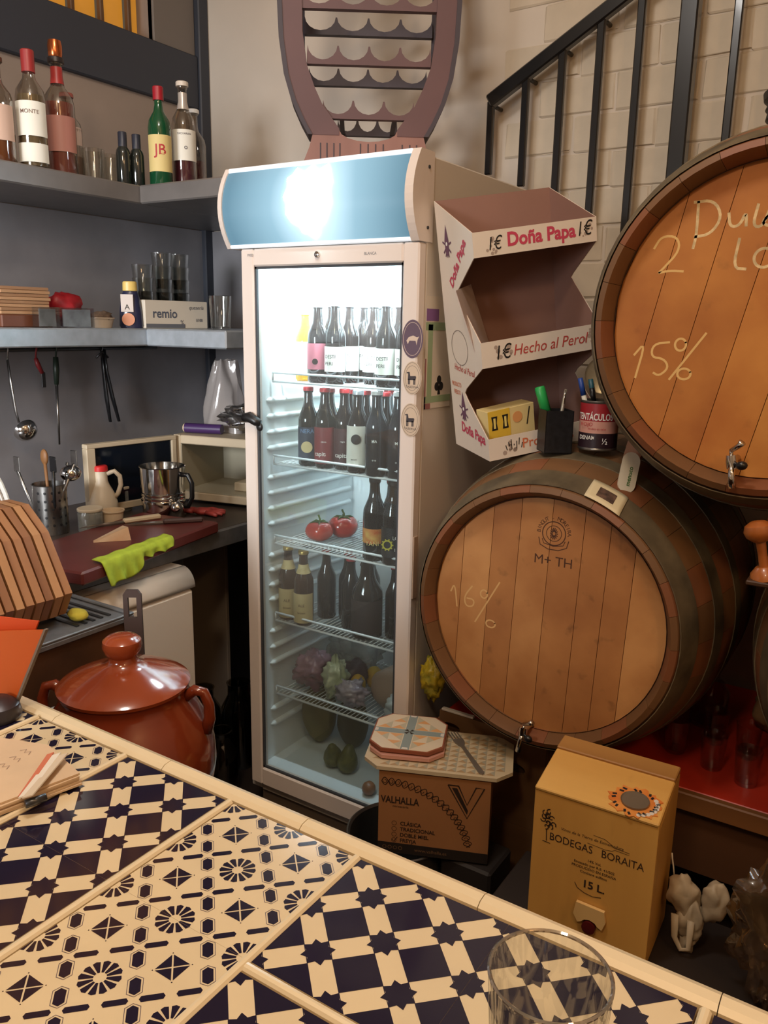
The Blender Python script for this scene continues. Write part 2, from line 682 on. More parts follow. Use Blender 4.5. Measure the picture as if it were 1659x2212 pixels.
def holed(mb, x0, x1, z0, z1, holes, y0, y1):
    n = 24
    hs = sorted(holes)
    xs = [x0] + [(a[0] + b_[0]) / 2 for a, b_ in zip(hs, hs[1:])] + [x1]
    for (hx, hz, rx, rz), xa, xb in zip(hs, xs, xs[1:]):
        inner = [(hx + rx * cos(2 * pi * k / n), hz + rz * sin(2 * pi * k / n)) for k in range(n)]
        outer = []
        for k in range(n):
            c, s_ = cos(2 * pi * k / n), sin(2 * pi * k / n)
            t = 1e9
            if c > 1e-6: t = min(t, (xb - hx) / c)
            if c < -1e-6: t = min(t, (xa - hx) / c)
            if s_ > 1e-6: t = min(t, (z1 - hz) / s_)
            if s_ < -1e-6: t = min(t, (z0 - hz) / s_)
            outer.append((hx + c * t, hz + s_ * t))
        # corners
        cs = [(xb, z1), (xa, z1), (xa, z0), (xb, z0)]
        for q in cs:
            k = min(range(n), key=lambda i: (outer[i][0] - q[0]) ** 2 + (outer[i][1] - q[1]) ** 2)
            outer[k] = q
        vs = [(p[0], y0, p[1]) for p in inner] + [(p[0], y0, p[1]) for p in outer] + [(p[0], y1, p[1]) for p in inner] + [(p[0], y1, p[1]) for p in outer]
        fs = []
        for k in range(n):
            k2 = (k + 1) % n
            fs += [(k, n + k, n + k2, k2), (2 * n + k, 2 * n + k2, 3 * n + k2, 3 * n + k), (k, k2, 2 * n + k2, 2 * n + k), (n + k, 3 * n + k, 3 * n + k2, n + k2)]
        mb.add(vs, fs)
    return mb


holed(fp, -.912, -.62, .29, .536, [(-.878, .495, .026, .014), (-.878, .462, .026, .015), (-.70, .41, .03, .015)][:1] + [(-.70, .44, .03, .015)], 1.700, 1.712)
objw(fp, 'front_panel', WOOD_CR, cr)
for nm, bx in (('side_panel', (-.912, -.900, 1.712, 1.72)), ('side_panel', (-.632, -.62, 1.712, 1.72))):
    objw(MB().box(bx[0], bx[1], bx[2], bx[3], 0, .50, .002), nm, WOOD_CR, cr)
objw(MB().box(-.90, -.632, 1.715, 1.72, 0, .49), 'back_panel', WOOD_DK, cr)
objw(MB().box(-.912, -.62, 1.700, 1.712, 0, .289), 'lower_panel', WOOD_CR, cr)

# ------------------------------------------------------------------ barrels
OAK = [wood('oak_head_a', (196, 140, 84), (168, 110, 60), 7, (1, 1, .05), .6, .35),
       wood('oak_head_b', (184, 126, 72), (158, 102, 56), 7, (1, 1, .05), .6, .45),
       wood('oak_head_c', (206, 150, 92), (176, 118, 66), 7, (1, 1, .05), .6, .25)]
OAKU = [wood('oak_head_d', (204, 138, 66), (178, 108, 46), 7, (1, 1, .05), .6, .2),
        wood('oak_head_e', (194, 128, 60), (164, 98, 42), 7, (1, 1, .05), .6, .3),
        wood('oak_head_f', (212, 150, 76), (182, 116, 50), 7, (1, 1, .05), .6, .15)]
STAVE = wood('oak_stave', (138, 98, 60), (98, 66, 40), 9, (1, 1, .06), .6, .2)
STAVE_R = wood('oak_stave_rim', (152, 96, 60), (112, 66, 42), 9, (1, 1, .06), .55, .2)
HOOP = pm('grey_hoop', (126, 110, 84), 0.6, 0.35, var=.3, scale=14)
XB = TR(rx=-pi / 2)          # lathe axis -> +Y
BL, RH, RBG = .72, .295, .366


def brad(t):
    return RH + (RBG - RH) * (1 - abs(2 * t - 1) ** 2.4)


def barrel(name, label, loc, rot, heads, seed):
    t = thing(name, label, 'barrel', loc)
    n = 26
    da = 2 * pi / n
    prof = [(RH - .012, 0.0)] + [(brad(k / 12), k / 12 * BL + (.006 if k == 0 else (-.006 if k == 12 else 0))) for k in range(13)]
    prof += [(RH - .012, BL), (RH - .026, BL - .03), (RH - .026, .03), (RH - .012, 0.0)]
    g = .0014
    mb = MB()
    mb.lathe(prof, 3, 0, XB, True, g, da - g)
    for a, rv in ((g, False), (da - g, True)):
        ring = [tuple(XB @ Vector((r * cos(a), r * sin(a), z))) for r, z in prof[:-1]]
        idx = list(range(len(ring)))
        mb.add(ring, [tuple(idx if rv else reversed(idx))])
    me = mb.mesh('stave', STAVE)
    me2 = mb.mesh('stave', STAVE_R)
    for k in range(n):
        o = bpy.data.objects.new('stave', me if k % 3 else me2)
        COL.objects.link(o)
        o.parent = t
        o.rotation_euler = (0, k * da, 0)
    objw_l = MB().lathe([(RH - .025, .04), (RH - .025, BL - .04)], 48, 0, XB)
    objw_l.obj('inner_lining', pm('barrel_inside', (70, 44, 28), .8), t)
    for t0, t1 in ((.012, .085), (.17, .225), (.325, .38), (.62, .675), (.775, .83), (.915, .988)):
        p = [(brad(t0) + .0002, t0 * BL), (brad(t0) + .0022, t0 * BL), (brad(t1) + .0022, t1 * BL), (brad(t1) + .0002, t1 * BL)]
        MB().lathe(p, 64, 0, XB).obj('hoop', HOOP, t)
    # head boards
    rnd = random.Random(seed)
    R = RH - .0262
    ws = []
    u = -R
    while u < R - .02:
        w = rnd.uniform(.055, .082)
        ws.append((u, min(u + w, R)))
        u += w
    ws[-1] = (ws[-1][0], R)
    for i, (a, b_) in enumerate(ws):
        a2, b2 = a + .0006, b_ - .0006
        top = [(x, sqrt(max(R * R - x * x, 0))) for x in [a2 + (b2 - a2) * k / 6 for k in range(7)]]
        poly = [(x, -z) for x, z in top] + list(reversed(top))
        Xh = TR(0, .038, 0, ry=rot) @ frame((0, 0, 0), (1, 0, 0), (0, 0, 1))
        h = MB().prism(poly, -.012, .0, 0, None)
        hb = h.obj('head_board', heads[i * 2 % 3 if rnd.random() < .6 else 1], t)
        hb.matrix_local = Xh
    MB().lathe([(R - .002, .03), (R + .0005, .034)], 64, 0, XB).obj('croze_line', pm('croze_dark', (70, 40, 22), .8), t)
    MB().lathe([(0, BL - .04), (R, BL - .04)], 48, 0, XB).obj('back_head', OAK[1], t)
    return t


def tap(parent, x, z, ang=0.0):
    m = MB()
    m.tube([(0, 0, 0), (0, -.03, 0), (0, -.045, -.002)], [.008, .007, .008], 10)
    m.lathe([(0, -.012), (.009, -.012), (.010, 0), (.009, .012), (0, .012)], 12, 0, TR(0, -.045, 0))
    m.tube([(0, -.045, 0), (0, -.054, -.02), (0, -.056, -.045)], [.006, .0055, .007], 10)
    o = m.obj('tap', CHROME, parent, 'chrome tap', (x, .036, z), (0, ang, 0))
    l = MB()
    l.tube([(0, -.045, .010), (0, -.045, .022)], .0035, 8)
    l.tube([(0, -.047, .02), (.014, -.05, .028), (.02, -.052, .034)], [.004, .005, .007], 8)
    l.obj('tap_lever', CHROME, o)
    MB().ball((.018, -.056, -.006), (.010, .008, .008), 10).tube([(0, -.048, -.002), (.018, -.056, -.006)], .004, 6).obj('tap_knob', BLACK_PL, o)
    return o


BY = 1.584
lowb = barrel('wine_barrel', 'lower oak wine barrel with burnt crest and chalk 16% on its head', (-.62, BY, .877), radians(2), OAK, 3)
upb = barrel('wine_barrel', 'upper oak wine barrel with chalk number 2 and 15% on its head', (-.224, 1.522, 1.512), radians(12), OAKU, 5)
rgb_ = barrel('wine_barrel', 'right hand lower oak barrel, only its left edge in view', (.142, BY, .877), radians(-3), OAK, 9)
tap(lowb, -.012, -.262, .1)
tap(upb, -.028, -.237, -.15)
HX = frame((0, .0378, 0), (1, 0, 0), (0, 0, 1))       # writing on the barrel head


def chalk(parent, strokes, w=.0055, name='chalk_writing', mat=CHALK):
    if strokes and isinstance(strokes[0][0], list):
        return [chalk(parent, s_, w, name, mat) for s_ in strokes]
    m = MB()
    for s_ in strokes:
        # smooth the stroke a little
        pts = [Vector(p) for p in s_]
        for _ in range(2):
            q = [pts[0]]
            for a, b_ in zip(pts, pts[1:]):
                q += [a * .75 + b_ * .25, a * .25 + b_ * .75]
            pts = q + [pts[-1]]
        m.ribbon(pts, w, HX)
    return m.obj(name, mat, parent, 'pale chalk handwriting')


def oval(cx, cz, rx, rz, n=12, a0=0.3, tot=6.5):
    return [(cx + rx * cos(a0 + tot * i / n), cz + rz * sin(a0 + tot * i / n)) for i in range(n + 1)]


chalk(lowb, [[(-.232, .012), (-.222, .035), (-.214, -.022)],
             [(-.176, .036), (-.196, .008), (-.192, -.016), (-.172, -.014), (-.170, .004), (-.190, .004)],
             oval(-.146, .022, .009, .010), [(-.108, .058), (-.166, -.05)], oval(-.126, -.046, .012, .009)], .0036, mat=pm('chalk_faint', (214, 170, 112), .9))
# up: local = world - (-.224, 1.512)
chalk(upb, [[[(-.138, .206), (-.136, .150), (-.140, .126)], [(-.146, .204), (-.112, .206), (-.096, .178), (-.112, .150), (-.140, .146)],
             [(-.086, .184), (-.082, .160), (-.066, .162), (-.058, .186), (-.056, .160)],
             [(-.040, .196), (-.046, .160), (-.030, .158), (-.022, .186)], [(-.020, .178), (-.034, .164), (-.008, .156)],
             [(.016, .186), (-.004, .172), (.002, .152), (.022, .152)], [(.035, .166), (.052, .178), (.040, .186), (.032, .164), (.054, .152)]],
            [[(-.064, .142), (-.070, .092), (-.048, .090)], oval(-.022, .108, .016, .016), [(-.004, .112), (.004, .084)],
             oval(.022, .104, .012, .012), [(.052, .118), (.042, .100), (.058, .092), (.046, .084)]]], .0048)
chalk(upb, [[[(-.208, .128), (-.196, .150), (-.168, .148), (-.162, .124), (-.188, .094), (-.196, .086)], [(-.196, .086), (-.176, .090), (-.152, .088)]],
            [[(-.228, -.062), (-.208, -.036), (-.222, -.104)], [(-.164, -.036), (-.194, -.040), (-.196, -.064), (-.172, -.066), (-.162, -.082), (-.178, -.098), (-.190, -.092)],
             oval(-.145, -.040, .010, .011), [(-.102, -.018), (-.160, -.104)], oval(-.134, -.092, .012, .010)]], .004, mat=pm('chalk_mid', (224, 186, 122), .9))
# burnt crest of the lower barrel
BURN = pm('burnt_mark', (74, 44, 30), 0.8)
cm = MB()
ccx, ccz = .012, .190
for r_, w_ in ((.026, .0022), (.017, .0015)):
    cm.ribbon([(ccx + r_ * cos(a), ccz + r_ * sin(a)) for a in [2 * pi * k / 40 for k in range(41)]], w_, HX)
for k in range(14):      # sheaf in the middle
    a = 2 * pi * k / 14
    cm.ribbon([(ccx + .003 * cos(a), ccz + .004 * sin(a)), (ccx + .009 * cos(a), ccz + .013 * sin(a))], .0022, HX)
word = 'BINGUT - MOREIRA'
for i, ch in enumerate(word):
    if ch == ' ':
        continue
    a = pi * .98 - (pi * .96) * i / (len(word) - 1)
    cm.text(ch, .0125, HX @ TR(ccx + .034 * cos(a), ccz + .034 * sin(a), 0, rz=a - pi / 2))
cm.ribbon([(ccx - .034, ccz - .012), (ccx - .030, ccz - .028), (ccx - .012, ccz - .036), (ccx + .012, ccz - .036), (ccx + .030, ccz - .028), (ccx + .034, ccz - .012)], .002, HX)
cm.ribbon([(ccx - .026, ccz - .014), (ccx - .022, ccz - .024), (ccx, ccz - .028), (ccx + .022, ccz - .024), (ccx + .026, ccz - .014)], .0018, HX)
cm.text('M+ TH', .030, HX @ TR(ccx + .002, ccz - .062, 0), sx=1.0)
cm.obj('burnt_crest', BURN, lowb, 'burnt round crest and letters')
# paper label stuck over the front of the lower barrel
lx = [(-.535, 1.584 + .008, 1.163), (-.463, 1.600, 1.134)]


def barsurf(cx, cz, x, y):
    r = brad(max(0, min(1, (y - BY) / BL))) + .004
    return cz + sqrt(max(r * r - (x - cx) ** 2, 0))


lb = MB()
lb.sheet(lambda u, v: (-.537 + .075 * u, 1.588 + .058 * v, barsurf(-.62, .877, -.537 + .075 * u, 1.588 + .058 * v)), 8, 6, .0006)
lab = objw(lb, 'paper_label', pm('label_cream', (222, 206, 168), .6), lowb, 'cream paper label with a dark picture window')
ins = MB().sheet(lambda u, v: (-.517 + .036 * u, 1.602 + .028 * v, barsurf(-.62, .877, -.517 + .036 * u, 1.602 + .028 * v) + .0006), 8, 6)
ins2 = ins
objw(ins2, 'label_picture', pm('label_photo', (120, 92, 76), .6, rgb2=(50, 38, 34), scale=60), lab)

# chocks that hold the upper barrel on the lower two
ck = MB().prism([(-.507, 1.232), (-.484, 1.208), (-.455, 1.262), (-.474, 1.300), (-.494, 1.292)], -.03, .0, X=frame((0, 1.735, 0), (1, 0, 0), (0, 0, 1)))
tag(objw(ck, 'wooden_chock', wood('chock_wood', (176, 126, 92), (146, 100, 70), 8)), 'pinkish wooden wedge jammed under the upper barrel', 'wedge')


# ------------------------------------------------------------------ glass-door drinks cooler
FR_W = pm('cooler_enamel', (228, 214, 204), 0.3, var=.03, scale=2)
FR_SIDE = pm('cooler_side_panel', (206, 194, 180), 0.4)
LINER = pm('cooler_liner', (226, 232, 234), 0.4)
FX0, FX1, FY0, FY1 = -1.560, -.987, 1.664, 2.28
IX0, IX1, IZ0, IZ1, IYB = -1.514, -1.036, .185, 1.66, 2.16
fr = thing('drinks_cooler', 'tall white glass-door drinks cooler with lit sign header', 'refrigerator', (-1.273, 1.97, 0))
b = MB()
b.box(FX0, IX0, FY0 + .032, FY1, .10, 1.872, .004).box(IX1, FX1, FY0 + .032, FY1, .10, 1.872, .004)
b.box(IX0, IX1, IYB, FY1, .10, 1.872).box(IX0, IX1, FY0 + .032, IYB, IZ1, 1.872).box(IX0, IX1, FY0 + .032, IYB, .10, IZ0)
objw(b, 'cabinet', FR_SIDE, fr)
# pale liner skins
b = MB()
e = .0015
b.box(IX0, IX0 + e, FY0 + .034, IYB, IZ0, IZ1).box(IX1 - e, IX1, FY0 + .034, IYB, IZ0, IZ1).box(IX0, IX1, IYB - e, IYB, IZ0, IZ1)
b.box(IX0, IX1, FY0 + .034, IYB, IZ0, IZ0 + e).box(IX0, IX1, FY0 + .034, IYB, IZ1 - e, IZ1)
objw(b, 'liner', LINER, fr)
rb_ = MB().tube([(0, 0, 0), (0, .012, 0), (0, .40, 0), (0, .412, 0)], [.002, .011, .011, .002], 10, flat=.8)
rib_me = rb_.mesh('liner_rib', LINER)
for z in [.30, .35, .50, .55, .60] + [.70, .745, .79, .835, .93, .975, 1.02, 1.065, 1.15, 1.195, 1.24, 1.285]:
    for x in (IX0 + .002, IX1 - .002):
        o = bpy.data.objects.new('liner_rib', rib_me)
        COL.objects.link(o)
        o.parent = fr
        o.location = Vector((x, 1.735, z)) - fr.location
objw(MB().box(FX0 + .03, FX1 - .03, FY0 + .05, FY1 - .03, 0.0, .10), 'plinth', pm('cooler_plinth', (120, 104, 90), .6), fr)
# door: four rails, gasket, pane
DZ0, DZ1 = .14, 1.682
DX0, DX1 = -1.530, -.986
WX0, WX1, WZ0, WZ1 = -1.487, -1.030, .197, 1.638
d = MB()
d.box(DX0, WX0, FY0 - .002, FY0 + .030, DZ0, DZ1, .004).box(WX1, DX1, FY0 - .002, FY0 + .030, DZ0, DZ1, .004)
d.box(WX0, WX1, FY0 - .002, FY0 + .030, WZ1, DZ1, .004).box(WX0, WX1, FY0 - .002, FY0 + .030, DZ0, WZ0, .004)
door = objw(d, 'door', FR_W, fr)
objw(MB().box(WX0, WX1, FY0 + .012, FY0 + .016, WZ0, WZ1), 'door_pane',
     thin_glass('cooler_pane', (244, 250, 250), .03, .02, haze=.045, edge=.35), door)
g_ = MB()
for x in (WX0 + .003, WX1 - .003):
    g_.box(x - .003, x + .003, FY0 + .004, FY0 + .011, WZ0, WZ1)
for z in (WZ0 + .003, WZ1 - .003):
    g_.box(WX0, WX1, FY0 + .004, FY0 + .011, z - .003, z + .003)
objw(g_, 'gasket', pm('gasket_grey', (64, 66, 70), .6), door)
objw(MB().lathe([(0, 0), (.0075, 0), (.0075, .006), (.004, .008), (0, .008)], 14, 0, TR(-1.275, FY0 - .002, 1.662, rx=pi / 2)), 'door_lock', CHROME, door)
tp = MB().text('BLANCA', .009, TR(-1.12, FY0 - .0024, 1.66, rx=pi / 2), bold=.01).text('FRED', .009, TR(-1.495, FY0 - .0024, 1.666, rx=pi / 2), bold=.01)
objw(tp, 'door_print', pm('grey_print', (120, 118, 122), .6), door)
hd = MB()
hd.tube([(-1.522, FY0 - .006, 1.243), (-1.50, FY0 - .012, 1.247), (-1.478, FY0 - .010, 1.236), (-1.466, FY0 - .006, 1.232)], [.013, .015, .013, .009], 8)
hd.ball((-1.470, FY0 - .006, 1.222), (.012, .006, .012), 8)
objw(hd, 'torn_handle', BLACK, door, 'black torn handle stub')
objw(MB().box(DX1 + .0005, DX1 + .004, FY0 + .002, FY0 + .022, .83, .99, .001), 'grip_slot', pm('grip_grey', (176, 150, 128), .5), door)
# stickers on the right door rail
STK_D = pm('sticker_purple', (96, 76, 92), 0.5)
STK_C = pm('sticker_clear', (206, 184, 160), 0.5)
INK_B = pm('sticker_ink', (62, 54, 58), .6)
SY = FY0 - .0026


def llama(mb, X, s):
    mb.prism([(-.45 * s, -.1 * s), (.35 * s, -.1 * s), (.42 * s, .18 * s), (.36 * s, .28 * s), (-.2 * s, .25 * s), (-.28 * s, .62 * s), (-.52 * s, .60 * s), (-.62 * s, .5 * s), (-.42 * s, .48 * s)], 0, .0003, 0, X)
    for x in (-.38, -.25, .18, .30):
        mb.box((x - .045) * s, (x + .045) * s, -.5 * s, 0, 0, .0003, X=X)


for i, (x, z, rx, rz) in enumerate(((-.998, 1.466, .0285, .044), (-.996, 1.376, .0255, .039), (-.998, 1.277, .0265, .040))):
    Xs = frame((x, SY, z), (1, 0, 0), (0, 0, 1))
    s_ = objw(MB().prism(circ(rx, 32, ry=rz), 0, .0004, 0, Xs), 'sticker', STK_D if i == 0 else STK_C, fr,
              'purple round sticker' if i == 0 else 'pale round sticker with an animal drawing')
    ink = MB()
    X2 = frame((x, SY - .0006, z), (1, 0, 0), (0, 0, 1))
    if i == 0:
        ink.prism([(-.016, -.004), (-.010, .004), (.002, .008), (.012, .004), (.018, .006), (.014, -.002), (.012, -.014), (.009, -.004), (-.008, -.004), (-.012, -.012)], 0, .0003, 0, X2)
        ink.ribbon(circ(rx * .86, 32, ry=rz * .86) + [(rx * .86, 0)], .001, X2)
        objw(ink, 'sticker_print', pm('sticker_gold', (212, 190, 172), .6), s_)
    else:
        llama(ink, X2 @ TR(0, -.002, 0), .026)
        for k in (.92, .74):
            ink.ribbon(circ(rx * k, 32, ry=rz * k) + [(rx * k, 0)], .0007, X2)
        ink.text('TABERNA', .008, X2 @ TR(0, -.021, 0))
        objw(ink, 'sticker_print', INK_B, s_)
# canopy with a bulged, lit sign panel
CX0, CX1, CZ0, CZ1 = -1.572, -.987, 1.690, 1.874
HB = .03


def bul(v):
    return FY0 - .004 - HB * (1 - (2 * v - 1) ** 2)


cano = MB()
cano.box(CX0, CX1, FY0 + .014, FY0 + .06, CZ0, CZ1, .003)
cpo = objw(cano, 'canopy', FR_W, fr)
for x0, x1 in ((CX0 - .001, CX0 + .012), (CX1 - .020, CX1 + .002)):
    pl = [(FY0 + .055, CZ0 - .006), (FY0 - .004, CZ0 - .006)] + [(bul(k / 12) - .004, CZ0 + (CZ1 - CZ0) * k / 12) for k in range(13)] + [(FY0 - .004, CZ1 + .006), (FY0 + .055, CZ1 + .006)]
    objw(MB().prism(pl, x0, x1, 0, frame((0, 0, 0), (0, 1, 0), (0, 0, 1))), 'end_cap', FR_W, cpo)
sc_ = MB()
for z in (1.845, 1.715):
    sc_.lathe([(0, 0), (.004, 0), (.004, .002), (0, .002)], 10, 0, TR(CX1 + .002, FY0 + .03, z, ry=pi / 2))
objw(sc_, 'cap_screws', STEEL_DK, cpo)
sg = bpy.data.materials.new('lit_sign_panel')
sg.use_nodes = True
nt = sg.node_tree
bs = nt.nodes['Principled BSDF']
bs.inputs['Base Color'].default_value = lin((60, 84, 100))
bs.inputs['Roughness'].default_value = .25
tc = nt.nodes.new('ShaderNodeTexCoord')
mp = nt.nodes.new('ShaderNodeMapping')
mp.inputs['Location'].default_value = (-.02, 0, 0)      # glow towards the emblem imitates lens bloom, painted into the emission
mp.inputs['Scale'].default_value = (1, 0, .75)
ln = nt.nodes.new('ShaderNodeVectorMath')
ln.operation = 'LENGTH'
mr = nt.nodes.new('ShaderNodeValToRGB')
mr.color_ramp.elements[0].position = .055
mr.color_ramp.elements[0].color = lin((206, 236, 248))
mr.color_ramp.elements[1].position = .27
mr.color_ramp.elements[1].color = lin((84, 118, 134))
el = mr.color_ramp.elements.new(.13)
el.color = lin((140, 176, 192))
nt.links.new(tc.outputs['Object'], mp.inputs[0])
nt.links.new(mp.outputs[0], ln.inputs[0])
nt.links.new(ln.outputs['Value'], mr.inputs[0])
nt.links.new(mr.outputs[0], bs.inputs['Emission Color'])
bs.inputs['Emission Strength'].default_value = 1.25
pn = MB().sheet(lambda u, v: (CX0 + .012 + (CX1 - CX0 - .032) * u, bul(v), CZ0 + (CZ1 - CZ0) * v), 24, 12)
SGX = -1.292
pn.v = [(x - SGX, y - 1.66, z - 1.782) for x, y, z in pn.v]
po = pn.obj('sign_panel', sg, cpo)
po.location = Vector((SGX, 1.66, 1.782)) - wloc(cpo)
# emblem: a crest shape in pure lamp light
LAMP_W = pm('lamp_white', (255, 255, 255), .5, emit=(226, 244, 255), estr=60.0)
cr_ = [(-.045, .082), (-.02, .070), (0, .086), (.022, .070), (.048, .084), (.060, .066), (.072, .040), (.066, .020), (.074, -.006), (.062, -.030), (.050, -.048), (.030, -.060), (.026, -.074), (.008, -.086), (-.012, -.072), (-.026, -.070), (-.030, -.056), (-.052, -.046), (-.066, -.026), (-.062, -.004), (-.072, .014), (-.062, .036), (-.068, .058), (-.054, .066)]
em = MB()
ev, ef = [], []
nr = len(cr_)
for ring in range(5):
    k_ = 1 - ring * .22
    for x, z in cr_:
        x, z = x * k_, z * k_
        ev.append((SGX + .008 + x, bul((z + .092) / .184) - .003, 1.782 + z))
for ring in range(4):
    for i in range(nr):
        j = (i + 1) % nr
        ef.append((ring * nr + i, (ring + 1) * nr + i, (ring + 1) * nr + j, ring * nr + j))
ef.append(tuple(range(4 * nr, 5 * nr))[::-1])
em.add(ev, ef)
objw(em, 'lit_emblem', LAMP_W, cpo, 'blazing white crest emblem')
TRIMW = pm('sign_trim', (240, 240, 236), .15, .3, emit=(230, 240, 250), estr=.6)  # reflective trims, not lamps; their shine is put in as emission
objw(MB().box(CX0 + .012, CX1 - .02, FY0 - .008, FY0 + .004, CZ1 - .006, CZ1 + .006, .002), 'top_trim', TRIMW, cpo)
objw(MB().box(CX0 + .012, CX1 - .02, FY0 - .008, FY0 + .004, CZ0 - .006, CZ0 + .003, .002), 'bottom_trim', TRIMW, cpo)
# tube behind the door header
objw(MB().box(IX0 + .03, IX1 - .03, FY0 + .045, FY0 + .075, 1.64, 1.658, .004), 'light_tube', pm('tube_white', (255, 255, 255), .5, emit=(232, 246, 255), estr=7.0), fr)
# wire shelves
WIRE = pm('white_wire', (226, 230, 232), .35)
SHZ = [1.340, 1.108, .874, .637, .402]
for z in SHZ:
    w = MB()
    for zz in (z + .022, z - .002):
        w.tube([(IX0 + .012, 1.752, zz), (IX1 - .008, 1.752, zz)], .0035, 6)
    w.tube([(IX0 + .012, 1.752, z + .022), (IX0 + .012, 1.752, z - .002)], .003, 6)
    for y in (1.80, 1.95, 2.12):
        w.tube([(IX0 + .006, y, z - .004), (IX1 - .006, y, z - .004)], .003, 6)
    n = 33
    for k in range(n):
        x = IX0 + .012 + (IX1 - IX0 - .024) * k / (n - 1)
        w.tube([(x, 1.752, z - .002), (x, 2.13, z - .002)], .0016, 4)
    objw(w, 'wire_shelf', WIRE, fr)
# picture card stuck on the side of the cooler
cd = thing('picture_card', 'tall picture card with a black club stuck on the cooler side', 'card', (FX1 + .001, 1.77, 1.30))
CXF = frame((FX1 + .001, 1.70, 1.30), (0, 1, 0), (0, 0, 1))
objw(MB().box(0, .13, 0, .265, 0, .0008, X=CXF), 'sheet', pm('card_cream', (214, 200, 182), .6), cd)
pr = MB()
pr.box(0, .13, .014, .030, .0009, .0012, X=CXF).box(.012, .034, .03, .20, .0009, .0012, X=CXF).box(0, .13, .186, .205, .0009, .0012, X=CXF)
objw(pr, 'green_print', pm('card_green', (150, 168, 130), .6), cd)
pr = MB().box(.002, .06, .208, .236, .0009, .0012, X=CXF)
objw(pr, 'purple_print', pm('card_purple', (130, 88, 140), .6), cd)
pr = MB()
for cx_, cy_ in ((.060, .052), (.082, .052), (.071, .068)):
    pr.prism(circ(.0105, 16, cx_, cy_), .0009, .0013, 0, CXF)
pr.prism([(.068, .052), (.074, .052), (.078, .032), (.064, .032)], .0009, .0013, 0, CXF)
objw(pr, 'club_symbol', INK, cd)
pr = MB().box(0, .006, 0, .12, .0009, .0012, X=CXF).box(0, .03, .0, .013, .0009, .0012, X=CXF)
objw(pr, 'red_print', pm('card_red', (150, 96, 92), .6), cd)

# ------------------------------------------------------------------ bottles
BEER = pm('brown_bottle_glass', (20, 15, 14), 0.08, 0, coat=.6)
BEER2 = pm('brown_bottle_amber', (46, 24, 12), 0.1, 0, coat=.5)


def beer_prof(h, r):
    return [(0, .002), (r * .85, 0), (r, .006), (r, h * .56), (r * .96, h * .62), (r * .55, h * .76), (r * .46, h * .83), (r * .42, h * .93), (r * .48, h * .935), (r * .48, h * .955), (r * .42, h * .96), (r * .42, h * .985), (0, h * .985)]


def bottle(name, label, cat, loc, h, r, glass, cap, lab=None, lz=(.12, .40), prof=None, arc=radians(150), rot=0.0, group=None,
           txt=None, ink=INK, neck=None, nz=(.70, .82), capw=.52, caph=.03, extra=None):
    """one bottle: glass body, cap, wrapped front label with print, optional neck label"""
    t = thing(name, label, cat, loc, (0, 0, rot), group)
    p = prof(h, r) if prof else beer_prof(h, r)
    MB().lathe(p, 24).obj('glass_body', glass, t)
    MB().lathe([(0, h * (1 - caph) - .004), (r * capw, h * (1 - caph) - .004), (r * capw, h - .002), (r * capw * .9, h), (0, h)], 18).obj('cap', cap, t)

    def rad(z):
        for (ra, za), (rb2, zb) in zip(p, p[1:]):
            if za <= z <= zb and zb > za:
                return ra + (rb2 - ra) * (z - za) / (zb - za)
        return r
    if lab:
        z0, z1 = lz[0] * h, lz[1] * h
        a0 = -pi / 2 - arc / 2
        lo = MB().lathe([(rad(z0) + .0006, z0), (rad((z0 + z1) / 2) + .0006, (z0 + z1) / 2), (rad(z1) + .0006, z1)], 14, 0, None, True, a0, a0 + arc).obj('front_label', lab, t)
        if txt:
            m = MB()
            for s_, sz, dz, dx in txt:
                m.text(s_, sz, frame((0, -rad((z0 + z1) / 2) - .0011, dz * h), (1, 0, 0), (0, 0, 1)) @ TR(dx, 0, 0), bend=rad((z0 + z1) / 2) + .0011, bold=.008)
            m.obj('label_print', ink, lo)
    if neck:
        z0, z1 = nz[0] * h, nz[1] * h
        MB().lathe([(rad(z0) + .0006, z0), (rad((z0 + z1) / 2) + .0006, (z0 + z1) / 2), (rad(z1) + .0006, z1)], 16).obj('neck_label', neck, t)
    if extra:
        extra(t, h, r)
    return t


CAP_SIL = pm('cap_silver', (196, 200, 204), .3, .7)
CAP_RED = pm('cap_red', (176, 40, 46), .35)
CAP_WHT = pm('cap_white', (226, 226, 224), .4)
CAP_GLD = pm('cap_gold', (168, 140, 72), .35, .6)
CAP_BLK = pm('cap_black', (34, 32, 34), .4)
L_WHITE = pm('label_white', (226, 222, 210), .55)
L_PINK = pm('label_pink', (176, 96, 110), .55)
L_NAVY = pm('label_navy', (44, 52, 74), .55)
L_RED = pm('label_red', (124, 28, 34), .55)
L_CREAM = pm('label_kraft', (206, 184, 132), .6)
L_OR = pm('label_orange', (206, 96, 36), .55, rgb2=(228, 186, 96), scale=40)
BH, BR = .212, .0285
z1 = SHZ[0] + .0005
y_ = 1.786
G1 = 'beer bottles on the top wire shelf'
TX = [('DESTRA', .0125, .335, -.002), ('PERLO', .0125, .25, -.005)]
b1 = bottle('beer_bottle', 'white-labelled beer bottle, first from left on top shelf front row', 'bottle', (-1.3115, y_, z1), BH, BR, BEER, CAP_SIL, L_WHITE, (.15, .46), txt=TX, group=G1, rot=radians(22))
names = ['second', 'third', 'fourth']
spots = [(-1.151, y_, 'white-labelled beer bottle at right of the gap in the top shelf front row'),
         (-1.090, y_, 'white-labelled beer bottle beside the stickered door rail on top shelf')]
for x, y, l in spots:
    dup(b1, (x, y, z1), (0, 0, radians(26)), l, G1)
